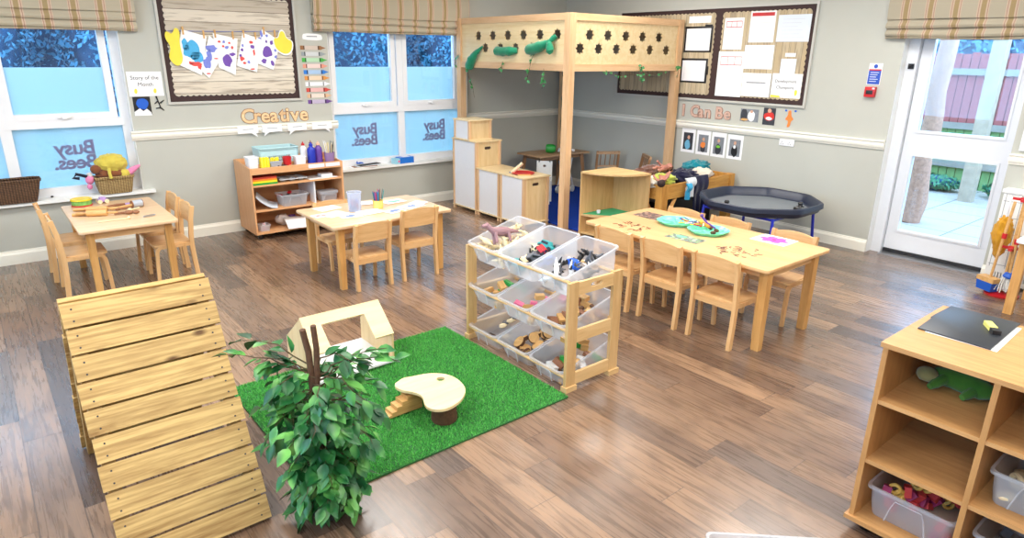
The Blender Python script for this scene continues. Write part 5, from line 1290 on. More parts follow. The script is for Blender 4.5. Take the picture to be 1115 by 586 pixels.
paint_b = plain('sky_blue_paint', (70, 170, 220), .6, .15, 60); paint_r = plain('red_paint', (222, 78, 72), .6, .15, 60); paint_p = plain('purple_paint', (112, 74, 168), .6, .2, 60); paint_m = plain('mauve_paint', (120, 130, 210), .6, .2, 60)
def poly_loop(M_, c, r, n=14, seed=0, wob=.25):
    random.seed(seed); ph = [rnd(1 - wob, 1 + wob) for _ in range(n)]
    return smooth_loop([(c[0] + r[0] * ph[i] * cos(2 * pi * i / n), c[1] + r[1] * ph[i] * sin(2 * pi * i / n)) for i in range(n)], 1)
def painting(label, quad_, blobs, off, seed):
    t = thing('childs_painting', label, 'painting', group=None)
    ctr = (sum(p[0] for p in quad_) / 4, sum(p[1] for p in quad_) / 4)
    b = MB(); b.plate(quad_, off, off + .0012, M=MA); obj('paper_sheet', b, paper, t)
    for k, (mt, lst) in enumerate(blobs):
        b = MB()
        for i, (x, y, rx, ry) in enumerate(lst): b.plate(poly_loop(None, (x, y), (rx, ry), 12, seed * 31 + k * 7 + i), off + .0013 + .0004 * k, off + .0016 + .0004 * k, M=MA)
        obj('paint_marks', b, mt, t, kind='stuff')
    p = (quad_[0], quad_[1])
    return t
def pegs(spots):
    for i, (u, v) in enumerate(spots):
        b = MB(); b.box((u - .007, -.030, v - .035), (u + .007, -.018, v + .035), .002); single('clothes_peg', b, toy_wood, 'small wooden peg gripping a painting on the notice board line', 'clothes peg', 'pegs on the painting line')
b = MB(); b.tube([(-4.90 + .08 * i, -.020 - .0004 * (i % 2), 1.915 + .002 * i - .006 * sin(i * pi / 13)) for i in range(14)], .002, 5); single('string_line', b, blue_pl, 'thin blue string stretched across the notice board holding paintings', 'string')
painting('painting with a large sky blue patch over red marks, leftmost on the line', [(-4.868, 1.635), (-4.66, 1.53), (-4.575, 1.875), (-4.785, 1.93)], [(paint_b, [(-4.715, 1.755, .085, .085), (-4.77, 1.80, .03, .05), (-4.68, 1.69, .05, .05)]), (paint_r, [(-4.70, 1.63, .05, .022), (-4.66, 1.60, .03, .02), (-4.74, 1.64, .02, .015)])], .024, 1)
painting('tilted painting with a blue hourglass mark, second from left on the line', [(-4.665, 1.575), (-4.60, 1.505), (-4.42, 1.755), (-4.555, 1.885)], [(paint_m, [(-4.55, 1.77, .05, .03), (-4.575, 1.71, .025, .05), (-4.60, 1.64, .032, .05)]), (paint_r, [(-4.515, 1.68, .018, .006), (-4.60, 1.545, .02, .007)])], .028, 2)
painting('painting with a purple triangle and small dots, middle of the line', [(-4.50, 1.60), (-4.355, 1.53), (-4.30, 1.86), (-4.52, 1.905)], [(paint_p, [(-4.42, 1.66, .045, .065), (-4.36, 1.72, .03, .016)]), (paint_r, [(-4.47, 1.83, .014, .01), (-4.44, 1.79, .012, .01), (-4.38, 1.82, .012, .01), (-4.36, 1.78, .012, .014)]), (paint_m, [(-4.43, 1.83, .012, .012), (-4.41, 1.78, .022, .014), (-4.45, 1.76, .01, .01)])], .024, 3)
painting('painting of small red and blue dots, fourth from left on the line', [(-4.335, 1.615), (-4.15, 1.555), (-4.08, 1.86), (-4.25, 1.915)], [(paint_r, [(-4.28, 1.68, .022, .02), (-4.26, 1.64, .016, .012), (-4.18, 1.83, .02, .014), (-4.16, 1.74, .01, .03), (-4.19, 1.585, .025, .008)]), (paint_p, [(-4.17, 1.79, .02, .02), (-4.27, 1.76, .012, .014), (-4.29, 1.71, .012, .012)]), (paint_m, [(-4.22, 1.65, .014, .014), (-4.26, 1.80, .01, .012)])], .028, 4)
painting('painting dotted with purple and blue prints, rightmost on the line', [(-4.18, 1.655), (-3.985, 1.575), (-3.89, 1.845), (-4.06, 1.955)], [(paint_p, [(-4.03, 1.74, .045, .05), (-4.07, 1.66, .025, .025), (-3.99, 1.64, .018, .03), (-3.98, 1.83, .016, .022), (-4.03, 1.84, .01, .014)]), (paint_m, [(-4.09, 1.86, .016, .022), (-4.12, 1.76, .016, .014), (-3.95, 1.76, .014, .014), (-3.95, 1.70, .014, .016), (-4.02, 1.895, .012, .012), (-4.07, 1.91, .012, .03)])], .024, 5)
pegs([(-4.775, 1.92), (-4.60, 1.89), (-4.50, 1.90), (-4.34, 1.89), (-4.24, 1.905), (-4.13, 1.89), (-4.045, 1.94), (-3.94, 1.915)])
yel_card = plain('yellow_card', (238, 218, 70), .6)
for i, (lab, lp) in enumerate((('plain yellow card cut-out hanging at the left end of the painting line', [(-4.93, 1.68), (-4.86, 1.60), (-4.80, 1.66), (-4.82, 1.80), (-4.80, 1.92), (-4.84, 1.95), (-4.87, 1.88), (-4.92, 1.92), (-4.935, 1.85), (-4.89, 1.78)]),
                             ('plain yellow card cut-out on a white base at the right end of the painting line', [(-3.95, 1.78), (-3.86, 1.72), (-3.79, 1.75), (-3.77, 1.85), (-3.83, 1.87), (-3.85, 1.94), (-3.89, 1.94), (-3.91, 1.87), (-3.96, 1.88)]))):
    t = thing('card_cutout', lab, 'card cut-out'); lp = smooth_loop(lp, 2)
    c = (sum(p[0] for p in lp) / len(lp), sum(p[1] for p in lp) / len(lp))
    if i: b = MB(); b.plate([(c[0] + (p[0] - c[0]) * 1.14, c[1] + (p[1] - c[1]) * 1.14) for p in lp], .030, .0312, M=MA); obj('white_base', b, paper, t)
    b = MB(); b.plate(lp, .0315, .033, M=MA); obj('yellow_shape', b, yel_card, t)
# notice board B papers
def lines(M, u0, v0, u1, v1, n, o, mt=None, h=.004):
    b = MB()
    for i in range(n):
        v = v1 - (v1 - v0) * (i + .5) / n; k = u0 + (u1 - u0) * (1 - .35 * ((i * .37 + .2) % 1)); b.plate([(u0, v), (k, v), (k, v + h), (u0, v + h)], o, o + .0004, M=M)
    return b
def sheet(label, u0, v0, u1, v1, o=.014, skew=0.0, header=None, table_=False, body=8, mt=None, cat='notice', rows=0, name='notice_sheet', M=MBW):
    t = thing(name, label, cat)
    b = MB(); b.plate([(u0, v0 + skew), (u1, v0), (u1, v1 - skew), (u0, v1)], o, o + .001, M=M); obj('paper_sheet', b, mt or paper, t)
    w = u1 - u0; h = v1 - v0; s_ = skew if skew else 0
    if header:
        b = MB(); b.plate([(u0 + .06 * w, v1 - .06 * h - .03 - s_), (u1 - .06 * w, v1 - .06 * h - .03 - s_), (u1 - .06 * w, v1 - .05 * h - s_), (u0 + .06 * w, v1 - .05 * h - s_)], o + .0012, o + .0016, M=M); obj('header_band', b, header, t)
    if table_:
        b = MB()
        for k in range(4): x = u0 + w * (.1 + .8 * k / 3); b.plate([(x, v1 - .30 * h), (x + .004, v1 - .30 * h), (x + .004, v1 - .12 * h), (x, v1 - .12 * h)], o + .0012, o + .0016, M=M)
        for k in range(2): y = v1 - .30 * h + .18 * h * k; b.plate([(u0 + .1 * w, y), (u1 - .1 * w, y), (u1 - .1 * w, y + .006), (u0 + .1 * w, y + .006)], o + .0012, o + .0016, M=M)
        obj('red_table', b, red_pl, t)
    if body: obj('faint_print', lines(M, u0 + .14 * w, v0 + .08 * h + s_, u1 - .14 * w, v1 - (.34 if (header or table_) else .1) * h - s_, body, o + .0012, None, .003), plain('pale_print', (206, 208, 212), .8) if 'pale_print' not in bpy.data.materials else bpy.data.materials['pale_print'], t)
    return t
sheet('small white heading strip at the top of the left notice panel', 2.0, 2.105, 2.285, 2.175, body=1)
for i, (a, b_, c, d, k) in enumerate(((1.965, 1.80, 2.325, 2.07, 'upper'), (1.945, 1.475, 2.30, 1.735, 'lower'))):
    t = thing('clipboard', '%s of the two black clipboards on the left notice panel' % k, 'clipboard')
    obj('clipboard_back', slab(MBW, a, b_, c, d, .014, .018, .002), black_pl, t); obj('paper_sheet', slab(MBW, a + .02, b_ + .018, c - .025, d - .022, .0185, .0195), paper, t)
    obj('clip', slab(MBW, c - .10, d - .004, c - .01, d + .016, .014, .026, .002), black_pl, t) if i == 0 else obj('clip', slab(MBW, c - .02, b_ + .09, c + .012, b_ + .18, .014, .026, .002), black_pl, t)
sheet('notice with a red table pinned top left of the right panel', 2.46, 1.83, 2.69, 2.145, .014, 0, None, True, 7)
sheet('notice with an orange red heading band at the top of the right panel', 2.76, 1.90, 3.04, 2.20, .014, 0, red_pl, False, 8)
sheet('glossy plastic-covered notice at the top right of the right panel', 3.07, 1.905, 3.41, 2.155, .016, 0, None, False, 6, paper_b)
sheet('plain notice in the middle of the right panel', 2.735, 1.64, 3.065, 1.875, .016, 0, None, False, 9)
sheet('tall notice with red table hanging lower left of the right panel', 2.43, 1.35, 2.745, 1.81, .018, 0, None, True, 10)
t_ = sheet('notice with a grey bar low in the middle of the right panel', 2.75, 1.365, 3.075, 1.60, .020, 0, None, False, 6)
obj('grey_bar', slab(MBW, 2.80, 1.50, 3.02, 1.512, .0215, .022), grey_ink, t_)
sheet('small slip of paper above the calendar sheet on the right panel', 3.19, 1.765, 3.30, 1.80, .014, body=1)
sheet('narrow pale blue calendar sheet above the corner card', 3.155, 1.60, 3.315, 1.745, .014, 0, None, False, 6, paper_b)
t_ = sheet('white card reading Development Champions at the lower right of the panel', 3.085, 1.37, 3.405, 1.605, .016, 0, None, False, 0)
for s_, v in (('Development', 1.53), ('Champions', 1.47)): obj('printed_words', text_mesh(s_, .042, .0003, MBW @ T(3.235, v, .0175)), dark_ink, t_)
b = MB(); b.plate([(3.09, 1.372), (3.20, 1.372), (3.185, 1.39), (3.09, 1.395)], .0172, .0176, M=MBW); obj('yellow_edge', b, yel_card, t_)
b = MB(); b.plate(poly_loop(None, (3.355, 1.425), (.016, .03), 10, 3, .1), .0172, .0178, M=MBW); obj('yellow_mark', b, yel_card, t_)
# letters
gold = wood('gold_letter', (236, 206, 160), (208, 166, 120), 'x', .5); goldd = plain('letter_edge_brown', (150, 104, 70), .6)
rosel = plain('rose_gold_letter', (206, 170, 152), .5, .2, 30); rosed = plain('rose_edge', (150, 108, 92), .6)
def letters(word, M, u0, v0, size, adv, fm, em, names, grp):
    u = u0
    for ch, a, lab in zip(word, adv, names):
        if ch != ' ':
            t = thing('wall_letter', lab, 'letter', (0, 0, 0), 0, grp)
            obj('letter_edge', text_mesh(ch, size, .002, M @ T(u, v0, .003), .009, 'LEFT'), em, t); obj('letter_face', text_mesh(ch, size, .002, M @ T(u, v0, .0065), .004, 'LEFT'), fm, t)
        u += a
letters('Creative', MA, -4.345, 1.13, .19, [.118, .075, .092, .098, .062, .055, .092, .09], gold, goldd,
        ['gold cut-out capital C starting the wooden word Creative', 'gold cut-out letter r in the word Creative', 'first gold letter e in the word Creative', 'gold cut-out letter a in the word Creative', 'gold cut-out letter t in the word Creative', 'gold cut-out letter i in the word Creative', 'gold cut-out letter v in the word Creative', 'last gold letter e ending the word Creative'], 'letters of the Creative heading')
letters('I Can Be', MBW, 2.005, 1.16, .175, [.06, .055, .105, .088, .085, .055, .11, .09], rosel, rosed,
        ['rose gold capital I of the heading I Can Be', '', 'rose gold capital C of the heading I Can Be', 'rose gold letter a of the heading I Can Be', 'rose gold letter n of the heading I Can Be', '', 'rose gold capital B of the heading I Can Be', 'rose gold letter e ending the heading I Can Be'], 'letters of the I Can Be heading')
# speech bubble labels hanging on the dado rail under Creative
for i, (u, w_, k, tl_) in enumerate(((-4.30, .20, 'leftmost', 1), (-4.06, .20, 'second from left', -1), (-3.80, .20, 'third from left', -1), (-3.53, .22, 'rightmost', 1))):
    t = thing('speech_bubble_card', '%s of four white speech bubble cards on the rail under Creative' % k, 'card')
    tail = [(u + tl_ * .03, .975), (u + tl_ * .09, .935), (u + tl_ * .075, .975)]
    base = [(u - w_ / 2, .975), ] + (tail if tl_ > 0 else []) + [(u + w_ / 2, .975), (u + w_ / 2, 1.045), (u - w_ / 2, 1.045)]
    if tl_ < 0: base = [(u - w_ / 2, .975), (u - .075, .975), (u - .09, .935), (u - .03, .975), (u + w_ / 2, .975), (u + w_ / 2, 1.045), (u - w_ / 2, 1.045)]
    b = MB(); b.plate(base, .034, .0352, M=MA); obj('card', b, paper, t); obj('faint_print', lines(MA, u - .05, 1.0, u + .06, 1.02, 1, .0354, None, .006), grey_ink, t)
# crayon cards
crm = [((150, 104, 66), 'brown'), ((150, 158, 160), 'grey'), ((70, 170, 70), 'green'), ((222, 150, 130), 'salmon pink'), ((40, 120, 205), 'blue'), ((216, 144, 66), 'orange'), ((232, 234, 238), 'white'), ((206, 72, 60), 'red'), ((214, 176, 140), 'beige'), ((112, 74, 140), 'purple')]
for i, (c_, nm) in enumerate(crm):
    mt = plain(nm.replace(' ', '_') + '_crayon', c_, .6); pale = plain(nm.replace(' ', '_') + '_crayon_pale', tuple(int(v * .35 + 235 * .65) for v in c_), .6)
    v = 1.79 - i * .0595; u = -3.685 + .004 * i
    t = thing('crayon_card', '%s crayon shaped colour card in the column beside the window' % nm, 'colour card', group='crayon colour cards')
    b = MB(); b.plate([(u, v - .02), (u + .22, v - .02), (u + .23, v - .013), (u + .275, v), (u + .23, v + .013), (u + .22, v + .02), (u, v + .02)], .002, .0035, M=MA); obj('crayon_shape', b, mt, t)
    obj('wrapper', slab(MA, u + .045, v - .0195, u + .185, v + .0195, .0036, .0042), pale, t)
    for x in (.035, .19): obj('black_band', slab(MA, u + x, v - .0195, u + x + .009, v + .0195, .0042, .0048), black_pl, t)
t = thing('heading_card', 'small white cloud-edged heading card above the crayon column', 'card'); b = MB(); b.plate(smooth_loop([(-3.65, 1.865), (-3.45, 1.86), (-3.44, 1.895), (-3.46, 1.925), (-3.64, 1.93), (-3.655, 1.90)], 1), .002, .0035, M=MA); obj('card', b, paper, t); obj('faint_print', lines(MA, -3.61, 1.885, -3.49, 1.905, 1, .0037, None, .01), grey_ink, t)
# Story of the Month
t = thing('heading_card', 'white card reading Story of the Month beside the left window', 'card'); obj('card', slab(MA, -5.28, 1.354, -5.0, 1.566, .002, .0035), paper, t)
for s_, v in (('Story of the', 1.512), ('Month', 1.455)): obj('printed_words', text_mesh(s_, .047, .0003, MA @ T(-5.14, v, .0038)), dark_ink, t)
for x in (-5.225, -5.07): b = MB(); b.plate(poly_loop(None, (x, 1.40), (.014, .022), 10, 4, .15), .0037, .0042, M=MA); obj('yellow_mark', b, yel_card, t)
t = thing('picture_card', 'small blue and white picture card below the Story of the Month card', 'picture'); obj('picture_back', slab(MA, -5.262, 1.185, -5.122, 1.35, .002, .0032), black_pl, t)
b = MB(); b.plate(poly_loop(None, (-5.19, 1.29), (.048, .05), 14, 6, .1), .0034, .0040, M=MA); obj('blue_patch', b, blue_pl, t); b = MB(); b.plate([(-5.262, 1.185), (-5.122, 1.185), (-5.13, 1.215), (-5.16, 1.245), (-5.19, 1.225), (-5.215, 1.25), (-5.262, 1.22)], .0041, .0046, M=MA); obj('white_patch', b, paper, t)
b = MB()
for a_, c_ in (((-5.07, 1.352), (-5.045, 1.25)), ((-5.06, 1.31), (-5.09, 1.285)), ((-5.045, 1.29), (-5.01, 1.315)), ((-5.045, 1.25), (-5.085, 1.245)), ((-5.045, 1.25), (-5.02, 1.225))):
    b.cone((a_[0], -.004, a_[1]), (c_[0], -.004, c_[1]), .007, .004, 8)
single('twig_decoration', b, black_pl, 'black branching twig shape stuck below the Story of the Month card', 'decoration')
# photos under the right board
def photo(label, u0, v0, u1, v1, bgm, fig, border=.0, skw=0.0, name='photograph'):
    t = thing(name, label, 'photo'); w = u1 - u0; h = v1 - v0; o = .003
    if border: obj('paper_border', slab(MBW, u0, v0, u1, v1, .001, .0022), paper, t)
    a, c, e, g_ = u0 + border, v0 + border * 1.15, u1 - border * 1.0, v1 - border * 1.7
    obj('picture_area', slab(MBW, a, c, e, g_, .0024, o), bgm, t)
    W_, H_ = e - a, g_ - c
    for k, (mt, x, y, rx, ry) in enumerate(fig):
        b = MB(); b.plate(poly_loop(None, (a + x * W_, c + y * H_), (rx * W_, ry * H_), 12, k + int(u0 * 50), .12), o + .0002 + .0003 * k, o + .0005 + .0003 * k, M=MBW); obj('printed_shape', b, mt, t)
    return t
dk = plain('photo_dark', (52, 54, 62), .5, .4, 40); gryp = plain('photo_grey', (128, 132, 138), .5, .3, 30); fl_ = plain('photo_skin', (206, 160, 134), .5); hi = plain('photo_hi_vis', (232, 132, 60), .5); lime = plain('photo_lime', (120, 196, 60), .5); lb2 = plain('photo_light_blue', (110, 176, 206), .5); rdp = plain('photo_red', (206, 48, 40), .5, .2, 40)
photo('portrait photo of a person in a light blue top, first of four under the rail', 2.035, .695, 2.222, .968, dk, [(lb2, .45, .28, .30, .28), (fl_, .55, .72, .14, .12)], .028)
photo('portrait photo of a person in an orange waistcoat, second of four under the rail', 2.243, .69, 2.428, .962, gryp, [(dk, .5, .2, .26, .22), (hi, .5, .42, .26, .18), (fl_, .52, .74, .13, .11)], .028)
photo('portrait photo of a person in a black and lime vest, third under the rail', 2.443, .688, 2.63, .958, gryp, [(dk, .5, .28, .30, .30), (lime, .5, .44, .22, .08), (fl_, .5, .78, .13, .11)], .028)
photo('portrait photo of a person in a dark suit, rightmost of four under the rail', 2.647, .69, 2.838, .951, gryp, [(black_pl, .5, .30, .28, .34), (white_pl, .48, .56, .12, .10), (fl_, .5, .78, .12, .11)], .028)
photo('photo of a person in white, nearest the heading letters', 2.765, 1.105, 2.978, 1.235, gryp, [(dk, .2, .5, .2, .5), (white_pl, .62, .45, .2, .4), (fl_, .6, .82, .08, .12), (toy_wood, .25, .15, .22, .1)])
photo('photo of a person in a red jacket, middle of three above the rail', 3.03, 1.09, 3.165, 1.262, dk, [(rdp, .5, .5, .42, .26), (white_pl, .5, .38, .25, .10), (fl_, .5, .84, .16, .12)])
t = thing('paper_figure', 'orange cut-out paper figure above the wall sockets', 'picture')
b = MB(); b.plate(smooth_loop([(3.30, 1.085), (3.315, 1.15), (3.27, 1.16), (3.30, 1.20), (3.30, 1.25), (3.33, 1.255), (3.335, 1.20), (3.37, 1.165), (3.34, 1.15), (3.335, 1.09)], 1), .002, .0035, M=MBW); obj('figure', b, hi, t)
for x, y in ((3.265, 1.24), (3.365, 1.24)): obj('blue_patch', slab(MBW, x, y, x + .02, y + .018, .002, .003), blue_pl, t)
t = thing('socket_plate', 'white double wall socket plate just below the rail', 'socket'); obj('plate', slab(MBW, 3.25, .90, 3.41, .985, .001, .010, .003), white_pl, t)
for x in (3.275, 3.355):
    obj('socket_switch', slab(MBW, x, .955, x + .018, .972, .010, .0125, .001), white_pl, t)
    for dx, dy in ((.004, .0), (-.008, -.018), (.018, -.018)): obj('socket_hole', slab(MBW, x + dx, .935 + dy, x + dx + .006, .943 + dy, .0098, .0103), black_pl, t)
t = thing('fire_notice', 'blue and white fire action notice on the wall beside the door', 'sign'); obj('sign_plate', slab(MBW, 4.01, 1.533, 4.125, 1.718, .001, .003), paper, t)
obj('blue_panel', slab(MBW, 4.014, 1.537, 4.121, 1.655, .0031, .0035), plain('sign_blue', (30, 76, 180), .4), t); obj('red_band', slab(MBW, 4.014, 1.655, 4.121, 1.668, .0031, .0035), red_pl, t)
b = MB(); b.plate([(4.068 + .018 * cos(a * pi / 9), 1.692 + .018 * sin(a * pi / 9)) for a in range(18)], .0031, .0036, M=MBW); obj('blue_disc', b, bpy.data.materials['sign_blue'], t)
obj('faint_print', lines(MBW, 4.03, 1.55, 4.11, 1.645, 5, .0037, None, .005), paper_b, t)
t = thing('call_point', 'small red fire alarm call point under the blue notice', 'fire alarm'); obj('box', slab(MBW, 4.018, 1.425, 4.11, 1.515, .001, .04, .005), red_pl, t); obj('press_panel', slab(MBW, 4.035, 1.45, 4.093, 1.485, .0402, .0425, .001), black_pl, t); obj('label_mark', slab(MBW, 4.085, 1.495, 4.105, 1.508, .0402, .041), paper, t)
# right of the door
t = thing('wall_picture', 'dark framed picture above the rail right of the door', 'picture'); b = MB(); b.plate([(5.27, 1.08), (5.75, 1.08), (5.75, 1.42), (5.27, 1.42)], .001, .02, [[(5.30, 1.10), (5.72, 1.10), (5.72, 1.40), (5.30, 1.40)][::-1]], M=MBW); obj('frame', b, white_pl, t); obj('picture_area', slab(MBW, 5.30, 1.10, 5.72, 1.40, .001, .012), dk, t)

# ================================================================== RIGHT EDGE: PANEL, BRUSH STAND, SMALL TABLE
t = thing('radiator_cover', 'white gridded radiator cover on the wall right of the door', 'radiator cover', (0, -5.27, 0))
b = MB(); hs_ = [[(u, v), (u + .008, v), (u + .008, v + .05), (u, v + .05)][::-1] for u in [.05 + .02 * i for i in range(40)] for v in (.06,)]
b.plate(rrect(.0, .02, 1.1, .76, .01), .11, .122, hs_, M=MBW); obj('front_grille', b, white_pt, t)
b = MB()
for i in range(11): b.box((-.1235, -.02 - i * .105, .15), (-.122, -.024 - i * .105, .75))
for j in range(5): b.box((-.1235, -.01, .17 + j * .13), (-.122, -1.09, .174 + j * .13))
obj('grid_lines', b, grey_ink, t, kind='stuff'); b = MB(); b.box((-.135, .01, .76), (-.002, -1.11, .785), .005); obj('top_board', b, white_pt, t)
for y in (-.005, -1.095): b = MB(); b.box((-.11, y - .006, .02), (-.002, y + .006, .76)); obj('side_panel', b, white_pt, t)
b = MB(); b.box((-.25, -.0, .0), (-.13, -.03, .30), .006); 
t = thing('brush_stand', 'red-based childrens cleaning tool stand by the door', 'stand', (-.36, -5.47, 0))
b = MB(); b.lathe([(0, 0), (.115, 0), (.118, .012), (.07, .028), (.03, .034), (0, .034)], 28); obj('base', b, red_pl, t)
b = MB(); b.cone((0, 0, .03), (0, 0, .80), .013, n=12); obj('pole', b, toy_wood, t)
for z in (.38, .76): b = MB(); b.lathe([(.013, -.02), (.03, -.015), (.03, .015), (.013, .02)], 16, c=(0, 0, z)); b.box((-.075, -.012, z - .01), (.0, .012, z + .01), .003); b.box((-.0, -.05, z - .01), (.012, .08, z + .01), .003); obj('hook_collar', b, red_pl, t)
def tool(name, label, x0, y0, x1, y1, z1, zt2): return None
t = thing('toy_broom', 'small wooden broom with blue bristles hanging on the stand', 'broom', (-.40, -5.385, 0))
b = MB(); b.cone((0, 0, .13), (.02, -.03, .74), .010, n=10); obj('handle', b, toy_wood, t); b = MB(); b.box((-.05, -.075, .10), (.03, .075, .135), .008, RZ(-.5)); obj('brush_head', b, toy_wood, t)
b = MB(); b.box((-.05, -.07, .03), (.03, .07, .10), .006, RZ(-.5), .9); obj('bristles', b, blue_pl, t, kind='stuff'); b = MB(); b.cone((.012, -.018, .45), (.0135, -.020, .49), .017, n=12); obj('grip_clip', b, red_pl, t)
t = thing('toy_mop', 'small mop with white strings and a blue collar', 'mop', (-.40, -5.50, 0))
b = MB(); b.cone((0, 0, .15), (.03, .02, .75), .010, n=10); obj('handle', b, toy_wood, t); b = MB(); b.lathe([(0, .20), (.03, .195), (.042, .17), (.036, .155), (0, .155)], 18); obj('collar', b, blue_pl, t)
b = MB(); random.seed(3)
for i in range(46):
    a = i * 2.4; r = .012 + .022 * ((i * .37) % 1); k = rnd(1.6, 2.6); b.tube([(r * cos(a), r * sin(a), .165), (r * 1.5 * cos(a), r * 1.5 * sin(a), .12), (r * k * cos(a + .2), r * k * sin(a + .2), .06 + rnd(-.015, .02))], .005, 5)
obj('mop_strings', b, plain('mop_white', (222, 220, 214), .9), t, kind='stuff'); b = MB(); b.cone((.014, .009, .42), (.016, .011, .46), .017, n=12); obj('grip_clip', b, red_pl, t)
t = thing('duster', 'fluffy mustard yellow duster hanging behind the broom', 'duster', (-.27, -5.36, 0))
b = MB(); b.ball((0, 0, .43), (.055, .065, .17), 40, wob=.12, fr=4)
for v in b.bm.verts: v.co += Vector((v.co.x, v.co.y, 0)).normalized() * noise.noise(v.co * 75) * .022; 
for v in b.bm.verts: k = .62 + .38 * min(1, max(0, (v.co.z - .26) / .18)); v.co.x *= k; v.co.y *= k
b.ang = 90; obj('fluffy_head', b, cloth('mustard_chenille', (226, 170, 52), (176, 116, 24)), t, kind=None); b = MB(); b.cone((0, 0, .58), (0, 0, .76), .008, n=8); obj('handle', b, white_pl, t)
t = thing('side_table', 'small wooden table cut off by the right edge of the picture', 'table', (-.50, -6.10, 0))
b = MB(); b.plate(rrect(-.36, -.52, .22, .52, .03), .535, .557, bev=.004); obj('tabletop', b, white_pl, t)
for sx in (-.29, .17):
    for sy in (-.47, .47): b = MB(); b.box((sx - .03, sy - .03, 0), (sx + .03, sy + .03, .535), .005, taper=.9); obj('leg', b, tbl_z, t)

# ================================================================== WINDOW SILL ITEMS
def wicker(c, c2, name):
    t = NT(name); cc, c2_ = lin(c), lin(c2)
    w1 = t.n('TexWave', {'Vector': t.coord(), 'Scale': 26.0, 'Distortion': 1.0}, wave_type='BANDS', bands_direction='Z').outputs[0]
    w2 = t.n('TexWave', {'Vector': t.coord(), 'Scale': 16.0, 'Distortion': 2.0}, wave_type='BANDS', bands_direction='X').outputs[0]
    n = t.n('TexNoise', {'Vector': t.coord(), 'Scale': 90.0, 'Detail': 3.0}).outputs[0]
    h = t.math('ADD', t.math('MULTIPLY', w1, w2), t.math('MULTIPLY', n, .6))
    t.pri(color=t.ramp(h, [(.2, c2_), (.8, cc)]), rough=.75, normal=t.bump(h, .9, .006)); return t.m
def basket(label, lx, ly, hz, loc, mt, inner_mt, rz=0):
    t = thing('wicker_basket', label, 'basket', loc, rz); m_ = tub_mesh(lx, ly, hz, lip=.006, tp=.84, r=.03); m_.xf(T(-lx / 2, 0, hz)); obj('basket_body', m_, mt, t)
    b = MB(); lp = rrect(-lx / 2, -ly / 2, lx / 2, ly / 2, .03); b.tube([(p[0], p[1], hz + .003 * (i % 2)) for i, p in enumerate(lp)], .010, 8, closed=True); obj('rim', b, mt, t)
    b = MB(); b.plate(rrect(-lx * .4, -ly * .4, lx * .4, ly * .4, .02), .01, .02); obj('basket_floor', b, mt, t); return t
basket('long dark brown woven basket on the left window sill at the picture edge', .56, .155, .185, (-6.335, -.005, .5215), wicker((122, 88, 60), (52, 36, 26), 'dark_wicker'), None, -.0)
basket('light straw basket of soft toys on the left window sill', .30, .155, .145, (-5.515, -.0, .5215), wicker((196, 166, 110), (120, 92, 54), 'straw_wicker'), None, .02)
furr = cloth('yellow_fur', (226, 208, 96), (180, 160, 60)); brn = cloth('brown_plush', (150, 92, 60), (104, 62, 40)); pnk = cloth('pink_plush', (236, 148, 186), (214, 120, 160)); blk = cloth('black_plush', (40, 40, 56))
t = thing('soft_toy', 'round fluffy yellow soft toy on top of the straw basket', 'soft toy', (-5.515, -.005, .765), 0)
b = MB(); b.ball((0, 0, .02), (.125, .075, .082), 36, wob=.15, fr=3)
for v in b.bm.verts: v.co += v.co.normalized() * noise.noise(v.co * 70) * .014
obj('body', b, furr, t); b = MB(); b.tube([(-.03, -.06, -.02), (-.035, -.09, -.06), (-.03, -.10, -.10)], .012, 8, rs=[.016, .013, .014]); obj('arm', b, furr, t)
t = thing('soft_toy', 'brown soft toy under the yellow one in the straw basket', 'soft toy', (-5.53, -.01, .695), 0)
b = MB(); b.ball((0, 0, 0), (.12, .06, .05), 20, wob=.2, fr=3); b.ball((-.11, -.02, .05), (.045, .04, .042), 14, wob=.1); obj('body', b, brn, t)
t = thing('soft_toy', 'pink and white soft toy at the left side of the straw basket', 'soft toy', (-5.70, -.03, .66), 0)
b = MB(); b.ball((0, 0, 0), (.035, .03, .04), 14, wob=.15); b.ball((-.01, -.01, -.06), (.022, .02, .024), 12); obj('body', b, pnk, t); b = MB(); b.tube([(.01, 0, .03), (.0, 0, .06)], .02, 10); obj('head', b, cloth('white_plush', (232, 226, 222)), t)
b = MB(); b.tube([(.05, 0, -.02), (0, 0, 0), (-.05, -.01, .02), (-.075, -.01, -.01), (-.03, -.01, -.02)], .014, 10); single('soft_toy', b, blk, 'black looped soft toy limb poking out left of the straw basket', 'soft toy', loc=(-5.745, -.03, .70))
b = MB(); b.tube([(-.05, 0, -.03), (0, 0, 0), (.05, 0, .03), (.085, 0, .05)], .02, 10, rs=[.03, .03, .022, .008]); single('soft_toy', b, pnk, 'pink soft toy ear sticking out right of the straw basket', 'soft toy', loc=(-5.375, -.01, .70))
b = MB(); b.ball((0, 0, 0), (.05, .045, .05), 16, wob=.1); single('soft_toy', b, furr, 'small yellow soft toy beside the pink ear in the straw basket', 'soft toy', loc=(-5.43, -.02, .685))
b = MB(); b.ball((0, 0, 0), (.012, .012, .008), 8); single('window_catch', b, black_pl, 'small dark knob on the left sill', 'knob', loc=(-5.99, .055, .531))
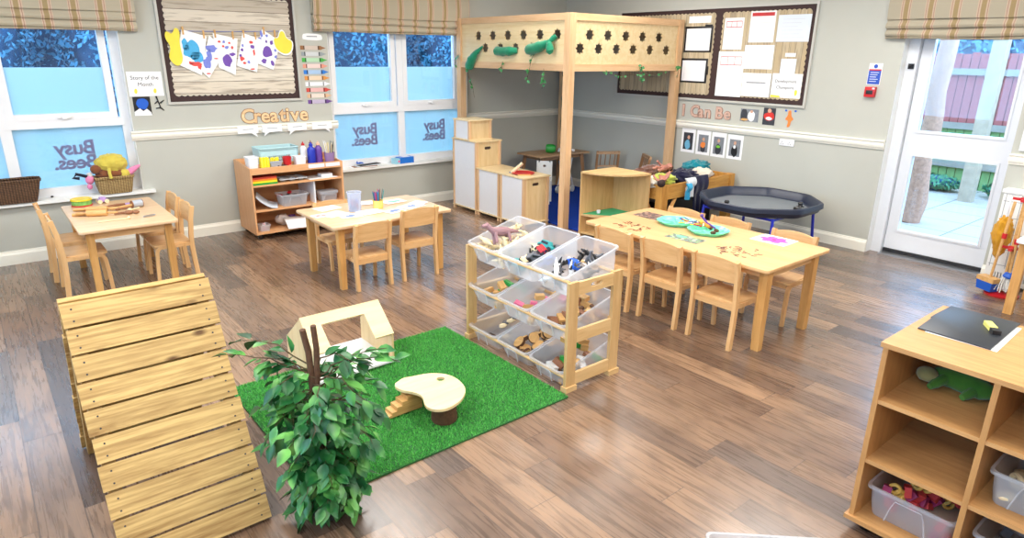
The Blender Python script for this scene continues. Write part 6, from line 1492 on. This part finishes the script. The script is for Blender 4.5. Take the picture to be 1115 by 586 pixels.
# right window sill
t = thing('wipes_packet', 'bright blue packet of wipes lying on the middle window sill', 'packet', (-2.60, .00, .5215), .05)
b = MB(); b.box((-.02, -.05, 0), (.17, .05, .07), .02); obj('packet', b, plain('wipes_blue', (24, 112, 206), .3), t); b = MB(); b.box((-.08, -.048, 0), (.0, .048, .062), .022); obj('packet_end', b, plain('wipes_pale', (150, 206, 226), .3), t); b = MB(); b.box((.04, -.03, .069), (.12, .03, .075), .002); obj('flap', b, white_pl, t); b = MB(); b.plate(poly_loop(None, (-.035, .03), (.014, .014), 10, 2, .1), .048, .049, M=MA); obj('pink_mark', b, pink_pl, t)
for i in range(4):
    b = MB(); b.box((-.14, -.04, 0), (.14, .04, .006)); single('paper_stack', b, [paper, brown_toy, paper_b, dark_ink][i], ('white papers at the bottom of the pile on the middle sill', 'brown card in the pile on the middle sill', 'pale blue papers on the pile on the middle sill', 'dark booklet topping the pile on the middle sill')[i], 'paper', None, (-3.08 + .03 * i, -.01 + .006 * i, .5215 + .0065 * i), (0, 0, .12 * (i - 1.5)))
t = thing('toy_aeroplane', 'small blue toy aeroplane on the papers on the middle sill', 'toy', (-3.10, .01, .553), .4)
b = MB(); b.tube([(-.05, 0, .012), (0, 0, .014), (.05, 0, .012)], .01, 8, rs=[.004, .012, .006]); obj('fuselage', b, blue_pl, t); b = MB(); b.box((-.012, -.05, .012), (.014, .05, .016), .001); b.box((-.05, -.002, .012), (-.036, .002, .04), .001); obj('wings', b, blue_pl, t)

# ================================================================== TABLE TOP ITEMS
# playdough table
ZP = .5205
t = thing('toy_drum', 'small yellow topped toy drum with green and white pictures', 'drum', (-5.83, -.43, ZP))
b = MB(); b.lathe([(0, .004), (.072, .004), (.072, .05)], 28); b.lathe([(.0715, .05), (0, .05)], 28); obj('drum_body', b, plain('drum_print', (120, 180, 90), .4, .6, 40), t)
b = MB(); b.lathe([(.0, .056), (.07, .056), (.076, .058), (.078, .046), (.074, .044), (.0, .052)], 28); obj('drum_skin', b, plain('drum_yellow', (232, 200, 40), .4), t)
b = MB(); b.lathe([(.074, .0), (.077, .0), (.077, .010), (.073, .010)], 28); obj('red_rim', b, red_pl, t)
def rolling_pin(x, y, rz, label, L_=.16, r=.022):
    t = thing('rolling_pin', label, 'rolling pin', (x, y, ZP + r), rz)
    b = MB(); b.cone((-L_ / 2, 0, 0), (L_ / 2, 0, 0), r, n=18); obj('roller', b, toy_wood, t)
    for s in (-1, 1): b = MB(); b.tube([(s * L_ / 2, 0, 0), (s * (L_ / 2 + .015), 0, 0), (s * (L_ / 2 + .05), 0, 0), (s * (L_ / 2 + .075), 0, 0)], .008, 10, rs=[.006, .008, .011, .007]); obj('handle', b, toy_wood, t)
rolling_pin(-5.79, -.92, -.42, 'thick wooden rolling pin nearest the camera on the playdough table', .14, .024)
rolling_pin(-5.765, -.73, -.40, 'wooden rolling pin lying behind the thick one on the playdough table', .15, .019)
b = MB(); b.cone((-.09, 0, .012), (.10, 0, .012), .012, n=12); single('wooden_dowel', b, toy_wood, 'plain wooden dowel left of the rolling pins', 'dowel', loc=(-5.86, -.86, ZP), rot=(0, 0, -.3))
b = MB(); b.cone((-.08, 0, .010), (.09, 0, .010), .010, n=12); single('wooden_dowel', b, toy_wood, 'plain wooden dowel just in front of the toy drum', 'dowel', loc=(-5.84, -.66, ZP), rot=(0, 0, -.35))
b = MB(); b.cone((-.10, 0, .005), (.10, 0, .005), .004, n=8); b.ball((.105, 0, .010), .012, 10); single('drumstick', b, cream_toy, 'thin beater with a round tip at the front of the playdough table', 'beater', loc=(-5.72, -1.16, ZP), rot=(0, 0, .02))
t = thing('wooden_mallet', 'brown wooden mallet with a grey roller head', 'mallet', (-5.52, -.77, ZP + .03), .25)
b = MB(); b.cone((0, 0, 0), (.075, 0, 0), .03, n=18); obj('roller', b, greypot, t); b = MB(); b.cone((-.004, 0, 0), (0, 0, 0), .031, n=18); b.cone((.075, 0, 0), (.079, 0, 0), .031, n=18); obj('end_disc', b, brown_toy, t); b = MB(); b.cone((-.17, 0, -.01), (0, 0, -.005), .008, .012, 10); obj('handle', b, toy_wood, t)
b = MB(); b.ball((0, 0, .016), (.035, .022, .016), 12); b.ball((.05, -.01, .014), (.024, .018, .014), 12); b.cone((-.10, .01, .012), (0, 0, .016), .008, .010, 10); single('wooden_maraca', b, brown_toy, 'dark brown wooden shaker in the middle of the playdough table', 'shaker', loc=(-5.585, -.99, ZP), rot=(0, 0, -.1))
b = MB(); b.ball((0, 0, .014), (.02, .016, .014), 10); b.cone((0, 0, .012), (.09, .02, .010), .006, n=8); single('small_shaker', b, cream_toy, 'small pale wooden shaker left of the grey roller', 'shaker', loc=(-5.56, -.89, ZP), rot=(0, 0, .4))
b = MB(); b.ball((0, 0, .012), (.022, .018, .012), 10); b.cone((0, 0, .012), (.10, .0, .012), .006, n=8); single('small_shaker', b, brown_toy, 'small brown shaker behind the dark brown one', 'shaker', loc=(-5.63, -.80, ZP), rot=(0, 0, .1))
b = MB(); b.tube([(.045 * cos(a * pi / 10), .018 * sin(a * pi / 10), .006) for a in range(20)], .004, 6, closed=True); single('metal_ring', b, metal, 'oval metal cutter ring at the front right of the playdough table', 'cutter', loc=(-5.475, -1.16, ZP), rot=(0, 0, .35))
t = thing('toy_car', 'lilac wooden toy car with round pale wheels on the playdough table', 'toy car', (-5.68, -.42, ZP), .1)
b = MB(); b.box((-.035, -.022, .012), (.035, .022, .035), .006); b.box((-.02, -.02, .035), (.02, .02, .05), .006); obj('body', b, plain('lilac_toy', (182, 150, 206), .4), t)
for x in (-.026, .026):
    for y in (-.03, .03): b = MB(); b.cone((x, y - .007, .017), (x, y + .007, .017), .017, n=16); obj('wheel', b, cream_toy, t)
t = thing('toy_scraper', 'lilac flat scraper with a brown wooden handle', 'scraper', (-5.55, -.62, ZP), .25)
b = MB(); b.box((0, -.035, .002), (.10, .035, .01), .003); obj('blade', b, bpy.data.materials['lilac_toy'], t); b = MB(); b.tube([(0, 0, .01), (-.06, 0, .012), (-.17, .0, .01)], .01, 10, rs=[.008, .012, .009]); obj('handle', b, brown_toy, t); b = MB(); b.box((.10, -.036, .002), (.115, .036, .016), .003); obj('end_cap', b, brown_toy, t)
# drawing table
ZD_ = .5205
cr_ = thing('crayon_tub', 'clear plastic tub half full of crayon stubs on the drawing table', 'tub', (-4.115, -1.925, ZD_))
b = MB(); b.lathe([(0, .003), (.05, 0), (.056, .155), (.060, .16), (.060, .150), (.055, .148), (.049, .005), (0, .006)], 28); obj('tub_body', b, clear('bluish_clear', (216, 226, 246), .38), cr_)
for i in range(34):
    a = i * 2.4; r = .006 + .034 * ((i * .618) % 1); z = .012 + .0024 * i
    b = MB(); b.cone((-.022, 0, 0), (.022, 0, 0), .006, n=8); single('crayon_stub', b, [red_pl, blue_pl, grey_toy, brown_toy, dkblue][i % 5], '%s crayon stub in the clear tub on the drawing table' % ('red', 'blue', 'grey', 'brown', 'dark blue')[i % 5], 'crayon', '%s crayon stubs in the clear tub' % ('red', 'blue', 'grey', 'brown', 'dark blue')[i % 5], (-4.115 + r * cos(a) * .7, -1.925 + r * sin(a) * .7, ZD_ + z), (rnd(0, 1), rnd(-.4, .4), rnd(0, 6)))
pp = thing('pencil_cup', 'yellow cup packed with coloured pencils on the drawing table', 'cup', (-3.91, -1.935, ZD_))
b = MB(); b.lathe([(0, .002), (.040, 0), (.043, .002), (.044, .068), (.041, .068), (.039, .005), (0, .006)], 24); obj('cup_body', b, plain('cup_yellow', (232, 206, 110), .3), pp)
pcm = [(red_pl, 'red'), (blue_pl, 'blue'), (grey_toy, 'grey'), (teal_pl, 'teal'), (brown_toy, 'brown'), (dkblue, 'dark blue')]
for i in range(26):
    a = i * 2.4; r = .004 + .028 * ((i * .618) % 1)
    pencil((-3.91 + r * cos(a), -1.935 + r * sin(a), ZD_ + .008), (-.22 * sin(a) * r / .03, .22 * cos(a) * r / .03, 0), pcm[i % 6][0], .11 + .028 * ((i * .37) % 1), '%s coloured pencil standing in the yellow cup' % pcm[i % 6][1], '%s pencils in the yellow cup' % pcm[i % 6][1])
sp = plain('drawing_scribble_blue', (110, 130, 210), .7, .3, 60); spr = plain('drawing_scribble_red', (226, 130, 120), .7, .3, 60); spg = plain('drawing_scribble_green', (120, 200, 160), .7, .3, 60)
draw = [(-4.255, -1.70, .20, .14, .2, None, 'plain white sheet at the back left of the drawing table'), (-4.30, -1.93, .20, .15, .35, None, 'plain white sheet in the middle left of the drawing table'), (-4.41, -1.92, .13, .11, .1, spr, 'paper with red scribbles at the left end of the drawing table'), (-4.22, -2.06, .17, .13, -.15, sp, 'paper with blue scribbles before the crayon tub'), (-4.03, -2.03, .20, .15, .1, None, 'plain white sheet between the crayon tub and pencil cup'), (-3.86, -2.12, .17, .12, .25, sp, 'paper with blue scribbles in front of the pencil cup'), (-3.69, -1.80, .20, .13, .1, spg, 'paper with green scribbles at the back right of the drawing table'), (-3.66, -2.05, .21, .15, .3, sp, 'paper with blue scribbles at the right of the drawing table'), (-3.93, -1.72, .18, .13, -.2, None, 'plain white sheet behind the pencil cup'), (-3.55, -1.98, .14, .13, .5, None, 'plain white sheet near the right end of the drawing table')]
for i, (x, y, w, h, rz, sm_, lab) in enumerate(draw):
    t = thing('drawing_paper', lab, 'paper', (x, y, ZD_ + .0006 * i), rz)
    b = MB(); b.box((-w / 2, -h / 2, 0), (w / 2, h / 2, .0006)); obj('sheet', b, paper, t)
    if sm_:
        b = MB(); b.plate(poly_loop(None, (0, 0), (w * .3, h * .25), 16, i, .5), .0007, .0010); obj('scribble', b, sm_, t)
# long table
ZL = .5605
mint = plain('mint_plastic', (122, 232, 188), .25, .08, 30)
def tray_scallop(label, x, y, rz):
    t = thing('paint_tray', label, 'tray', (x, y, ZL), rz)
    b = MB(); n = 60
    def R_(a): return .135 + .014 * abs(cos(a * 3)) ** .6
    rings = []
    for k, z in ((0, .004), (.80, .004), (.93, .022), (1.0, .026), (1.0, .022), (.94, .017), (.82, 0), (0, 0)):
        rings.append([b.bm.verts.new((R_(2 * pi * i / n) * k * cos(2 * pi * i / n), R_(2 * pi * i / n) * k * sin(2 * pi * i / n), z)) for i in range(n)] if k else [b.bm.verts.new((0, 0, z))])
    for p, q in zip(rings, rings[1:]):
        for i in range(n):
            j = (i + 1) % n
            if len(p) == 1: b.bm.faces.new([p[0], q[i], q[j]])
            elif len(q) == 1: b.bm.faces.new([p[i], q[0], p[j]])
            else: b.bm.faces.new([p[i], q[i], q[j], p[j]])
    obj('tray', b, mint, t)
    for a in range(6):
        b = MB(); a_ = a * pi / 3 + pi / 6; b.tube([(.025 * cos(a_), .025 * sin(a_), .008), (.115 * cos(a_), .115 * sin(a_), .012)], .004, 6); obj('divider', b, mint, t)
    return t
tray_scallop('mint green compartment tray farther from the camera on the long table', -2.44, -3.86, .2)
tray_scallop('mint green compartment tray nearer the camera on the long table', -2.47, -4.16, 0)
ml = [(blue_pl, 'blue'), (dkblue, 'dark blue'), (red_pl, 'red'), (yellow_pl, 'yellow'), (white_pl, 'white'), (purple_pl, 'purple'), (orange_pl, 'orange')]
for i in range(22):
    b = MB(); b.cone((-.03, 0, 0), (.03, 0, 0), .004, n=6); c_ = ml[i % 7]
    single('craft_stick', b, c_[0], '%s craft stick lying across the mint green trays' % c_[1], 'craft stick', '%s craft sticks on the mint trays' % c_[1], (-2.44 + rnd(-.06, .07), -4.0 + rnd(-.10, .12), ZL + .034 + .002 * (i % 5)), (0, rnd(-.3, .3), rnd(0, 3.1)))
for i, (x, y) in enumerate(((-2.43, -4.20), (-2.50, -4.22), (-2.40, -3.96), (-2.40, -4.13))):
    b = MB(); b.ball((0, 0, 0), (.02, .018, .012), 12, wob=.4, fr=4, seed=i); single('fir_cone', b, bark, 'dark brown cone piece lying in a mint green tray', 'cone', 'cone pieces in the mint trays', (x, y, ZL + .016))
b = MB(); b.tube([(0, 0, 0), (-.02, .06, .03), (-.03, .10, .07)], .008, 8); b.ball((-.032, .105, .08), .014, 10); single('paint_dabber', b, purple_pl, 'purple dabber stick leaning out of the nearer mint tray', 'dabber', loc=(-2.38, -4.16, ZL + .015))
for i, (x, y, c_, lab) in enumerate(((-2.40, -4.06, yellow_pl, 'yellow craft tube between the two mint trays'), (-2.42, -4.10, orange_pl, 'orange craft tube beside the yellow one on the mint trays'))):
    b = MB(); b.cone((-.035, 0, 0), (.035, 0, 0), .012, n=12); single('craft_tube', b, c_, lab, 'craft tube', None, (x, y, ZL + .036), (0, -.2, 1.0 + i * .4))
def print_mat(name, cols):
    t = NT(name); v = t.n('TexVoronoi', {'Vector': t.coord(), 'Scale': 48.0})
    sr = t.n('SeparateColor', {0: v.outputs['Color']}).outputs[0]
    t.pri(color=t.ramp(sr, [(i / len(cols), lin(c)) for i, c in enumerate(cols)], 'CONSTANT'), rough=.45); return t.m
mat1 = print_mat('mat_print_brown', [(84, 66, 62), (150, 110, 100), (60, 52, 54), (176, 150, 130), (110, 84, 78)]); mat2 = print_mat('mat_print_green', [(110, 124, 112), (176, 186, 170), (90, 100, 98), (160, 190, 120), (130, 140, 130)])
t = thing('picture_mat', 'dark patterned picture mat at the far end of the long table', 'mat', (-2.40, -3.59, ZL), 0)
b = MB(); b.box((-.09, -.12, 0), (.09, .12, .0012)); obj('mat', b, mat1, t)
t = thing('picture_mat', 'grey green patterned picture mat in front of the mint trays', 'mat', (-2.735, -4.16, ZL), .05); b = MB(); b.box((-.065, -.13, 0), (.065, .13, .0012)); obj('mat', b, mat2, t)
b = MB(); b.plate(poly_loop(None, (.02, .05), (.035, .045), 10, 4, .3), .0013, .0016); obj('green_patch', b, spg, t)
t = thing('flower_picture', 'white sheet with a bright pink painted flower on the long table', 'picture', (-2.27, -4.555, ZL), .03)
b = MB(); b.box((-.105, -.125, 0), (.105, .125, .0008)); obj('sheet', b, paper, t)
b = MB(); n = 40; b.plate([((.055 + .030 * abs(sin(i * pi * 6 / n))) * cos(2 * pi * i / n), (.068 + .034 * abs(sin(i * pi * 6 / n))) * sin(2 * pi * i / n)) for i in range(n)], .0009, .0013); obj('pink_flower', b, plain('flower_pink', (232, 84, 176), .6, .2, 40), t)
b = MB(); b.plate(poly_loop(None, (0, 0), (.015, .015), 10, 1, .1), .0014, .0018); obj('flower_centre', b, plain('flower_deep_pink', (190, 40, 120), .6), t)
def scribble(label, x, y, w, h, seed, mt):
    random.seed(seed); t = thing('twig_pattern', label, 'pattern'); 
    t['kind'] = 'stuff'
    b = MB()
    for i in range(26):
        px0, py0 = x + rnd(-w, w) * .5, y + rnd(-h, h) * .5; a = rnd(0, 6.28); L_ = rnd(.015, .04)
        b.tube([(px0, py0, ZL + .002), (px0 + L_ * cos(a), py0 + L_ * sin(a), ZL + .003), (px0 + L_ * 1.5 * cos(a + .6), py0 + L_ * 1.5 * sin(a + .6), ZL + .002)], .0016, 5)
    o = obj('loose_twigs', b, mt); bpy.data.objects.remove(t); tag(o, label, 'twigs'); o['kind'] = 'stuff'
scribble('fine reddish brown twig pieces scattered on the far part of the long table', -2.775, -3.74, .15, .24, 5, plain('red_brown_twig', (128, 72, 52), .7))
scribble('dark fine twig pieces scattered on the near part of the long table', -2.72, -4.56, .19, .26, 6, plain('dark_mauve_twig', (104, 66, 72), .7))
random.seed(51)
